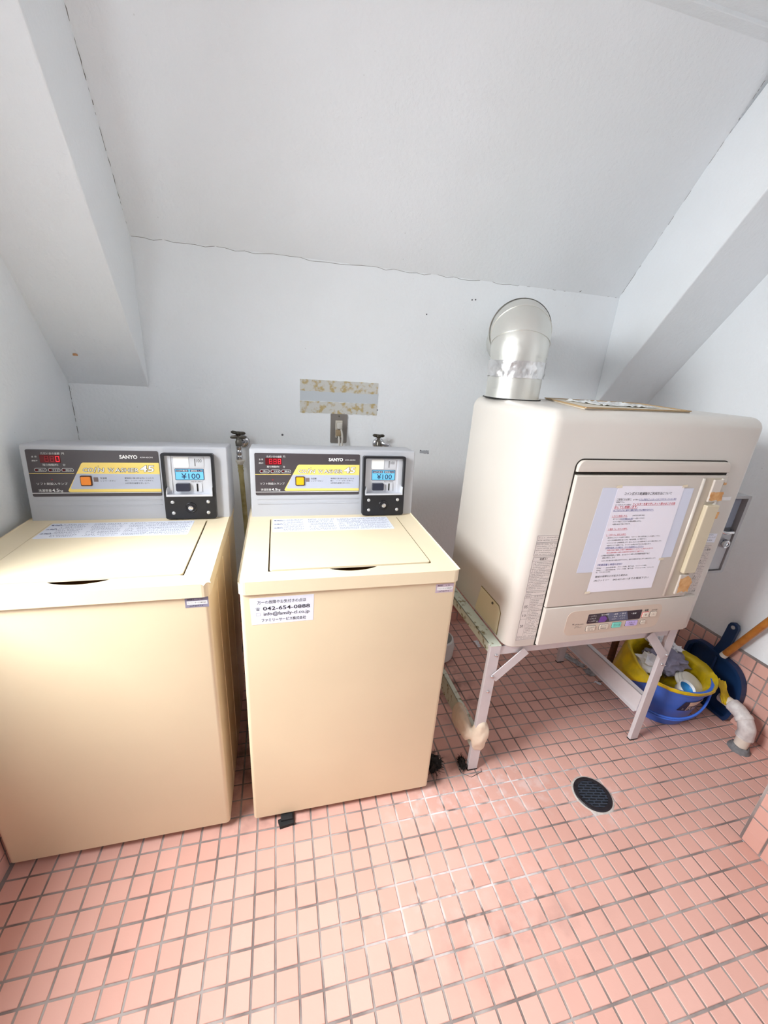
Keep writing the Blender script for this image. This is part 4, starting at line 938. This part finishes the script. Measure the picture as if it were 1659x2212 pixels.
b = B(); lathe(b, [(0, -.0075), (.0025, -.0075), (.003, -.006), (0, -.006)], (.2785, YB, 1.049), 10, 'y'); obj('plate_screw', b, TAPM, ou)
b = B(); box(b, .2655, .2670, YB - .0099, YB - .009, .966, .974); box(b, .2720, .2765, YB - .0099, YB - .009, .960, .969); obj('socket_hole', b, SLOT, ou)
for (x, z, m_, nm, la) in ((.2795, 1.012, CABLE, 'grey', 'pale grey power plug in the upper socket'), (.2745, .983, mat('brown_plug', (150, 132, 104), .5), 'brown', 'brown power plug in the lower socket')):
    pl = thing('power_plug', la, 'plug', (x, YB - .012, z))
    b = B(); box(b, x - .011, x + .011, YB - .034, YB - .0097, z - .013, z + .013, .005, 3); obj('plug_body', b, m_, pl, True, .6)
    b = B(); ox = .010 if nm == 'grey' else .003
    tube(b, spline([(x + ox * .4, YB - .026, z - .008), (x + ox, YB - .036, z - .04), (x + ox - .001, YB - .040, z - .09), (x + ox - .006, YB - .06, z - .25), (x + ox, YB - .08, z - .5)], 6), .0042, 10); obj('cable', b, CABLE, pl, True)

# ------------------------------------------------------------------ under and beside the dryer
# bucket with a bag liner and rubbish
BC = Vector((1.528, .190, 0))
bk = thing('bucket', 'blue plastic bucket with hanging handle beneath the dryer', 'bucket', BC)
b = B(); lathe(b, [(0, .004), (.098, .004), (.104, .010), (.142, .190), (.150, .190), (.152, .197), (.148, .203), (.140, .201), (.100, .012), (0, .010)], BC, 48, caps=False)
b2 = B(); lathe(b2, [(0, 0), (.099, 0), (.105, .008), (.143, .186), (.152, .187), (.154, .196), (.150, .203), (.140, .202), (.137, .195), (.100, .014), (0, .012)], BC, 48, caps=False); b.free(); obj('shell', b2, BUCKET, bk, True, .6)
def on_bucket(ang, z, off): r = .104 + (.143 - .104) * (z - .008) / .178 + off; return (BC.x + r * math.cos(ang), BC.y + r * math.sin(ang), z)
for off in (0, .010):
    b = B(); run = []
    for k in range(29):
        a = math.radians(128 + (316 - 128) * k / 28); s_ = math.sin(math.pi * k / 28); run.append(on_bucket(a, .168 - (.100 + off) * s_ ** .7, .014 + .012 * s_))
    tube(b, run, .0042, 8); obj('handle', b, BUCKET, bk, True)
def fbk(u, v, h):
    a = math.radians(-94) + u / .13; p = Vector(on_bucket(a, v, .0015 + h)); return p
b = B()
def grid_patch(bm, pts4, fn, h, n=8):
    (a, b_, c_, d_) = [Vector((p[0], p[1], 0)) for p in pts4]
    vv = [[bm.verts.new(fn(*((a.lerp(b_, i / n)).lerp(d_.lerp(c_, i / n), j / n))[:2], h)) for j in range(n + 1)] for i in range(n + 1)]
    for i in range(n):
        for j in range(n): bm.faces.new((vv[i][j], vv[i + 1][j], vv[i + 1][j + 1], vv[i][j + 1]))
grid_patch(b, [(-.043, .098), (.027, .098), (.055, .150), (-.030, .150)], fbk, 0); obj('dark_label', b, mat('bucket_label_dark', (34, 30, 52), .4), bk)
b = B(); grid_patch(b, [(-.010, .124), (.024, .127), (.052, .150), (-.014, .150)], fbk, .0008); grid_patch(b, [(-.0115, .099), (-.0085, .099), (-.0085, .126), (-.0115, .126)], fbk, .0008); obj('cream_flash', b, mat('bucket_label_cream', (224, 198, 172), .5), bk)
b = B(); text(b, 'PUBLI', fbk, -.006, .103, .0165, .040, lift=.0010, bold=.01); text(b, '>', fbk, -.028, .106, .0070, lift=.0010); obj('lettering', b, mat('bucket_label_white', (232, 224, 220), .5), bk)
# yellow bag
bag = B(); n, mm = 72, 16; rings = []
for j in range(mm + 1):
    t = j / mm; row = []
    for i in range(n):
        a = 2 * math.pi * i / n; left = max(0, math.cos(a - math.radians(125))); front = max(0, math.cos(a - math.radians(250)))
        lift = (.012 + .045 * left) * (1 - .9 * front)
        out = .002 + .026 * left
        drop = max(.006, .012 + .080 * left ** 1.3 + .02 * max(0, math.cos(a - math.radians(40))) - .02 * front)
        if t < .5:
            s_ = t / .5; z = .105 + (.203 + lift - .105) * max(0, (s_ - .2) / .8); r = (.108 if s_ > .01 else .01) + (.130 - .108) * s_ + .006 * lift / .06
        else:
            s_ = (t - .5) / .5; z = .203 + lift - (lift + drop) * s_ + .010 * math.sin(math.pi * s_); r = .143 + .012 * min(1, s_ * 4) + out * s_
        w_ = noise.noise((math.cos(a) * 3.2, math.sin(a) * 3.2, t * 3)); w2 = noise.noise((math.cos(a) * 9, math.sin(a) * 9, t * 5 + 7))
        r += (.006 * w_ + .004 * w2) * (1 if t >= .6 else .5); z += .006 * w2 * t
        if t >= .5: r = max(r, .1560)
        row.append(bag.verts.new((BC.x + r * math.cos(a), BC.y + r * math.sin(a), z)))
    rings.append(row)
for p, q in zip(rings, rings[1:]):
    for i in range(n): bag.faces.new((p[i], p[(i + 1) % n], q[(i + 1) % n], q[i]))
bg_ = thing('bin_bag', 'crumpled translucent yellow bag lining the blue bucket', 'bag', BC + Vector((0, 0, .09)))
o = obj('liner', bag, YBAG, bg_, True); sm = o.modifiers.new('thickness', 'SOLIDIFY'); sm.thickness = .0008
b = B(); N_ = 9
vv = [[b.verts.new((1.660 + .040 * i / N_ * (1 - .3 * j / N_) + .004 * noise.noise((i * .6, j * .6, 1)), .095 - .050 * j / N_ + .012 * noise.noise((i * .5, j * .5, 4)) - .01 * i / N_, .205 - .075 * j / N_ - .015 * i / N_ + .008 * noise.noise((i * .7, j * .7, 9)))) for j in range(N_ + 1)] for i in range(N_ + 1)]
for i in range(N_):
    for j in range(N_): b.faces.new((vv[i][j], vv[i + 1][j], vv[i + 1][j + 1], vv[i][j + 1]))
o = obj('corner_flap', b, YBAG, bg_, True); sm = o.modifiers.new('thickness', 'SOLIDIFY'); sm.thickness = .004
def crumple(c_, rad, seed, amp, sub=3, freq=9):
    b = B(); bmesh.ops.create_icosphere(b, subdivisions=sub, radius=1)
    for v in b.verts:
        d = v.co.normalized(); q = noise.noise(Vector((d.x, d.y, d.z)) * freq * .3 + Vector((seed, 0, 0))); q2 = noise.noise(d * freq * .8 + Vector((0, seed, 0)))
        k = 1 + amp * q + amp * .5 * q2; v.co = Vector(c_) + Vector((d.x * rad[0] * k, d.y * rad[1] * k, d.z * rad[2] * k))
    return b
tag(obj('towel', crumple((1.556, .228, .195), (.076, .066, .048), 3, .5, 4), CLOTHG, None, True), 'crumpled grey-purple towel in the yellow bag', 'towel')
tag(obj('tissue', crumple((1.455, .215, .205), (.040, .048, .034), 5, .9, 3), TISSUE), 'crumpled white paper at the left of the bucket', 'paper', 'rubbish papers in the bucket')
tag(obj('tissue', crumple((1.585, .290, .245), (.052, .030, .026), 8, .9, 3), TISSUE), 'pale crumpled rag on top at the back of the bucket', 'paper', 'rubbish papers in the bucket')
tag(obj('tissue', crumple((1.605, .240, .238), (.024, .020, .012), 9, .9, 3), TISSUE), 'small white tissue lying on the grey-purple towel', 'paper', 'rubbish papers in the bucket')
pk = thing('tub', 'small white tub with a blue inside in the bucket', 'tub', (1.502, .098, .175))
b = B(); lathe(b, [(.012, .0), (.026, .002), (.030, .036), (.027, .036), (.024, .006)], (1.502, .098, .165), 24, caps=False); bmesh.ops.rotate(b, cent=(1.502, .098, .165), matrix=Matrix.Rotation(.5, 3, 'X'), verts=b.verts); obj('shell', b, WHITEP, pk, True)
b = B(); lathe(b, [(0, .016), (.025, .018), (.027, .034)], (1.502, .098, .165), 24, caps=False); bmesh.ops.rotate(b, cent=(1.502, .098, .165), matrix=Matrix.Rotation(.5, 3, 'X'), verts=b.verts); obj('inner_film', b, mat('bright_blue_film', (30, 136, 206), .4), pk, True)
b = B(); lathe(b, [(0, 0), (.052, 0), (.060, .006), (.060, .010), (.054, .014), (.054, .020), (.048, .024), (.048, .030), (.030, .034), (0, .034)], (0, 0, 0), 32)
bmesh.ops.transform(b, matrix=Matrix.Translation((1.572, .128, .148)) @ Matrix.Rotation(.45, 4, 'X') @ Matrix.Rotation(.25, 4, 'Y'), verts=b.verts); tag(obj('bowl', b, mat('white_foam_bowl', (222, 218, 206), .5), None, True, .6), 'upturned white ribbed bowl in the yellow bag', 'bowl')

# dustpan against the right wall
dp = thing('dustpan', 'dark navy plastic dustpan standing against the tiled skirting', 'dustpan', (1.752, .175, 0))
def fdp(u, v, h): return (1.770 - h - .00 * v, u, v)
out = [(.300, .004), (.300, .190), (.285, .232), (.250, .252), (.180, .248), (.105, .236), (.062, .190), (.047, .115), (.056, .030), (.068, .003)]
out = [(p.x, p.y) for p in spline([(u, v, 0) for u, v in out], 5)]
b = B(); poly_ex(b, out, fdp, 0, .004); obj('pan', b, NAVYP, dp)
b = B(); inn = [(.175 + (u - .175) * .90, .125 + (v - .125) * .92) for u, v in out]; ring_ex(b, out, inn, fdp, .004, .026); obj('raised_rim', b, NAVYP, dp)
b = B(); poly_ex(b, [(.205, .232), (.150, .228), (.152, .300), (.148, .378), (.154, .392), (.168, .397), (.180, .392), (.185, .380), (.190, .300)], fdp, .004, .018)
obj('handle', b, NAVYP, dp)
b = B(); lathe(b, [(0, 0), (.0075, 0), (.0075, -.0008), (0, -.0008)], (1.7518, .166, .378), 16, 'x'); obj('hang_hole', b, PL if False else mat('hole_showing_wall', (176, 178, 182), .7), dp)
b = B(); tube(b, [(1.744, .175, .15), (1.744, .175, .235)], .004, 8); obj('stiffening_rib', b, NAVYP, dp)
br = thing('broom_handle', 'varnished wooden broom handle leaning in the corner by the dustpan', 'broom', (1.742, .148, .262))
b = B(); p0 = Vector((1.735, .146, .268)); p1 = Vector((1.742, -.262, 1.315)); d = (p1 - p0).normalized(); tube(b, [p0, p1], .0125, 16); obj('stick', b, WOOD, br, True, .6)
b = B(); tube(b, [p0 - d * .012, p0 + d * .004], .0130, 16); obj('end_cap', b, mat('white_cap', (214, 208, 198), .5), br, True, .6)

# drain pipe
pp = thing('drain_pipe', 'cream wrapped drain pipe bending out of the floor by the wall', 'pipe', (1.675, -.045, 0))
b = B(); lathe(b, [(.036, -.002), (.034, .004), (.029, .010), (.027, .018), (.022, .020)], (1.675, -.046, 0), 20, caps=False)
for v in b.verts: v.co += Vector((1, 1, .3)) * .004 * noise.noise(v.co * 60)
obj('mortar_collar', b, MORTAR, pp, True)
b = B(); tube(b, [(1.675, -.046, .005), (1.676, -.045, .062)], .0215, 20); obj('riser', b, PVC, pp, True, .6)
run = spline([(1.676, -.045, .056), (1.678, -.042, .085), (1.681, -.024, .112), (1.686, .004, .126), (1.692, .034, .128)], 7); b = B(); tube(b, run, [.0262 + .0005 * math.sin(i * .9) for i in range(len(run))], 20); obj('wrapped_elbow', b, INSUL, pp, True)
b = B(); tube(b, [run[0], run[2]], .0278, 20); obj('wrap_edge', b, INSUL, pp, True, .6)
b = B(); tube(b, [run[14], run[17]], .0290, 20); obj('wrap_edge', b, INSUL, pp, True, .6)
b = B(); tube(b, [(1.690, .030, .128), (1.698, .080, .123)], .0205, 20); obj('run', b, PVC, pp, True, .6)
b = B()
for (dy_, dz_, l) in ((-.006, .078, .012), (.0, .086, .014), (.006, .092, .010), (-.010, .070, .008), (.004, .078, .008)):
    tube(b, [(1.6535 + .001, -.040 + dy_, dz_), (1.6525 + .003, -.036 + dy_, dz_ + l)], .0011, 4)
obj('pen_mark', b, INK, pp)

# rags, scraps, lint, hose, pole
rg_ = thing('rubber_glove', 'cream rubber glove wrapped over the stand rail by its front leg', 'glove', (.63, .11, .09))
b = crumple((.622, .158, .128), (.020, .050, .050), 12, .18, 4, 5); t2 = crumple((.6450, .066, .150), (.030, .024, .062), 14, .16, 4, 5); merge(b, t2); t3 = crumple((.612, .115, .150), (.018, .052, .040), 15, .16, 4, 5); merge(b, t3)
o = obj('glove_body', b, CREAMR, rg_, True); rm = o.modifiers.new('fuse', 'REMESH'); rm.mode = 'VOXEL'; rm.voxel_size = .004; rm.use_smooth_shade = True
def scrap(name, pts, z, seed, m_, label, cat, group=None):
    b = B(); n = 7; P = [Vector((p[0], p[1], 0)) for p in pts]
    vv = [[b.verts.new((lambda q: (q.x, q.y, z + .012 * abs(noise.noise((i * .8 + seed, j * .8, seed))) + .001))((P[0].lerp(P[1], i / n)).lerp(P[3].lerp(P[2], i / n), j / n) + Vector((.006 * noise.noise((i * .9, j * .9, seed)), .006 * noise.noise((i, j + 4, seed)), 0)))) for j in range(n + 1)] for i in range(n + 1)]
    for i in range(n):
        for j in range(n): b.faces.new((vv[i][j], vv[i + 1][j], vv[i + 1][j + 1], vv[i][j + 1]))
    o = obj(name, b, m_, None); s_ = o.modifiers.new('thickness', 'SOLIDIFY'); s_.thickness = .0006; return tag(o, label, cat, group)
FILMG = mat('dusty_clear_film', (176, 174, 178), .3, col2=(120, 112, 110), vscale=50)
scrap('plastic_wrapper', [(1.335, .520), (1.365, .545), (1.408, .452), (1.378, .432)], 0, 2, FILMG, 'dusty crumpled clear wrapper beneath the dryer by the rear leg', 'wrapper')
scrap('plastic_wrapper', [(1.372, .428), (1.408, .432), (1.408, .380), (1.368, .385)], 0, 5, FILMG, 'crumpled grey plastic bit below the long wrapper under the dryer', 'wrapper')
scrap('paper_scrap', [(.952, .700), (.976, .704), (.972, .655), (.956, .650)], 0, 8, TISSUE, 'torn white paper scrap on the floor behind the left stand leg', 'paper')
scrap('paper_scrap', [(1.365, .348), (1.378, .352), (1.392, .330), (1.382, .324)], 0, 9, TISSUE, 'tiny white scrap on the tiles beside the right stand rail', 'paper')
def lint(c_, rad, seed, label, n=170):
    r_ = random.Random(seed); b = B()
    core = crumple(c_, (rad[0] * .55, rad[1] * .55, rad[2] * .6), seed, .6, 3); merge(b, core)
    for k in range(n):
        a = r_.uniform(0, 2 * math.pi); h = r_.uniform(.0, 1.0); p = Vector((c_[0] + rad[0] * .5 * math.cos(a) * r_.random(), c_[1] + rad[1] * .5 * math.sin(a) * r_.random(), max(.0012, c_[2] + rad[2] * (h - .5))))
        q = p + Vector((rad[0] * .5 * math.cos(a + r_.uniform(-.6, .6)), rad[1] * .5 * math.sin(a + r_.uniform(-.6, .6)), r_.uniform(-.3, .4) * rad[2])); q.z = max(q.z, .0012); mid = (p + q) / 2 + Vector((r_.uniform(-.004, .004), r_.uniform(-.004, .004), r_.uniform(0, .005)))
        tube(b, [p, mid, q], .0006, 3, caps=False)
    for v in b.verts: v.co.z = max(v.co.z, .0004)
    o = obj('lint_clump', b, mat('black_lint', (26, 22, 20), .95)); return tag(o, label, 'lint', 'black lint clumps on the floor')
lint((.512, .092, .020), (.040, .046, .040), 3, 'black lint clump against the side of the sticker washer')
lint((.608, .078, .016), (.016, .034, .034), 6, 'black lint clump around the front left foot of the dryer stand', 120)
b = B()
for p, q in (((.600, .055), (.626, .036)), ((.626, .036), (.668, .048)), ((.668, .048), (.672, .060)), ((.600, .055), (.596, .072))): tube(b, [(p[0], p[1], .0008), (q[0], q[1], .0008)], .0008, 4)
tag(obj('wire_scrap', b, mat('dark_wire', (50, 46, 44), .6)), 'bent dark wire on the tiles at the left stand foot', 'wire')
bw = B(); lathe(bw, [(0, 0), (.060, 0), (.074, .008), (.078, .060), (.070, .095), (.062, .100), (.060, .094), (.068, .060), (.064, .012), (0, .010)], (.732, .640, 0), 36); tag(obj('basin', bw, mat('white_dull_plastic', (206, 206, 202), .5), None, True, .6), 'white plastic basin half hidden behind the sticker washer', 'basin')
b = B(); tube(b, spline([(.60, .875, .16), (.86, .874, .125), (.935, .872, .075), (.985, .872, .030), (1.05, .870, .014), (1.3, .862, .013)], 8), .0105, 10); tag(obj('gas_hose', b, PINKH, None, True), 'pink gas hose running along the foot of the back wall', 'hose')
b = B(); tube(b, [(1.485, .405, 0), (1.485, .405, .80)], .014, 14); rp = tag(obj('rusty_pipe', b, RUST, None, True, .6), 'rusty brown upright pipe behind the blue bucket', 'pipe')
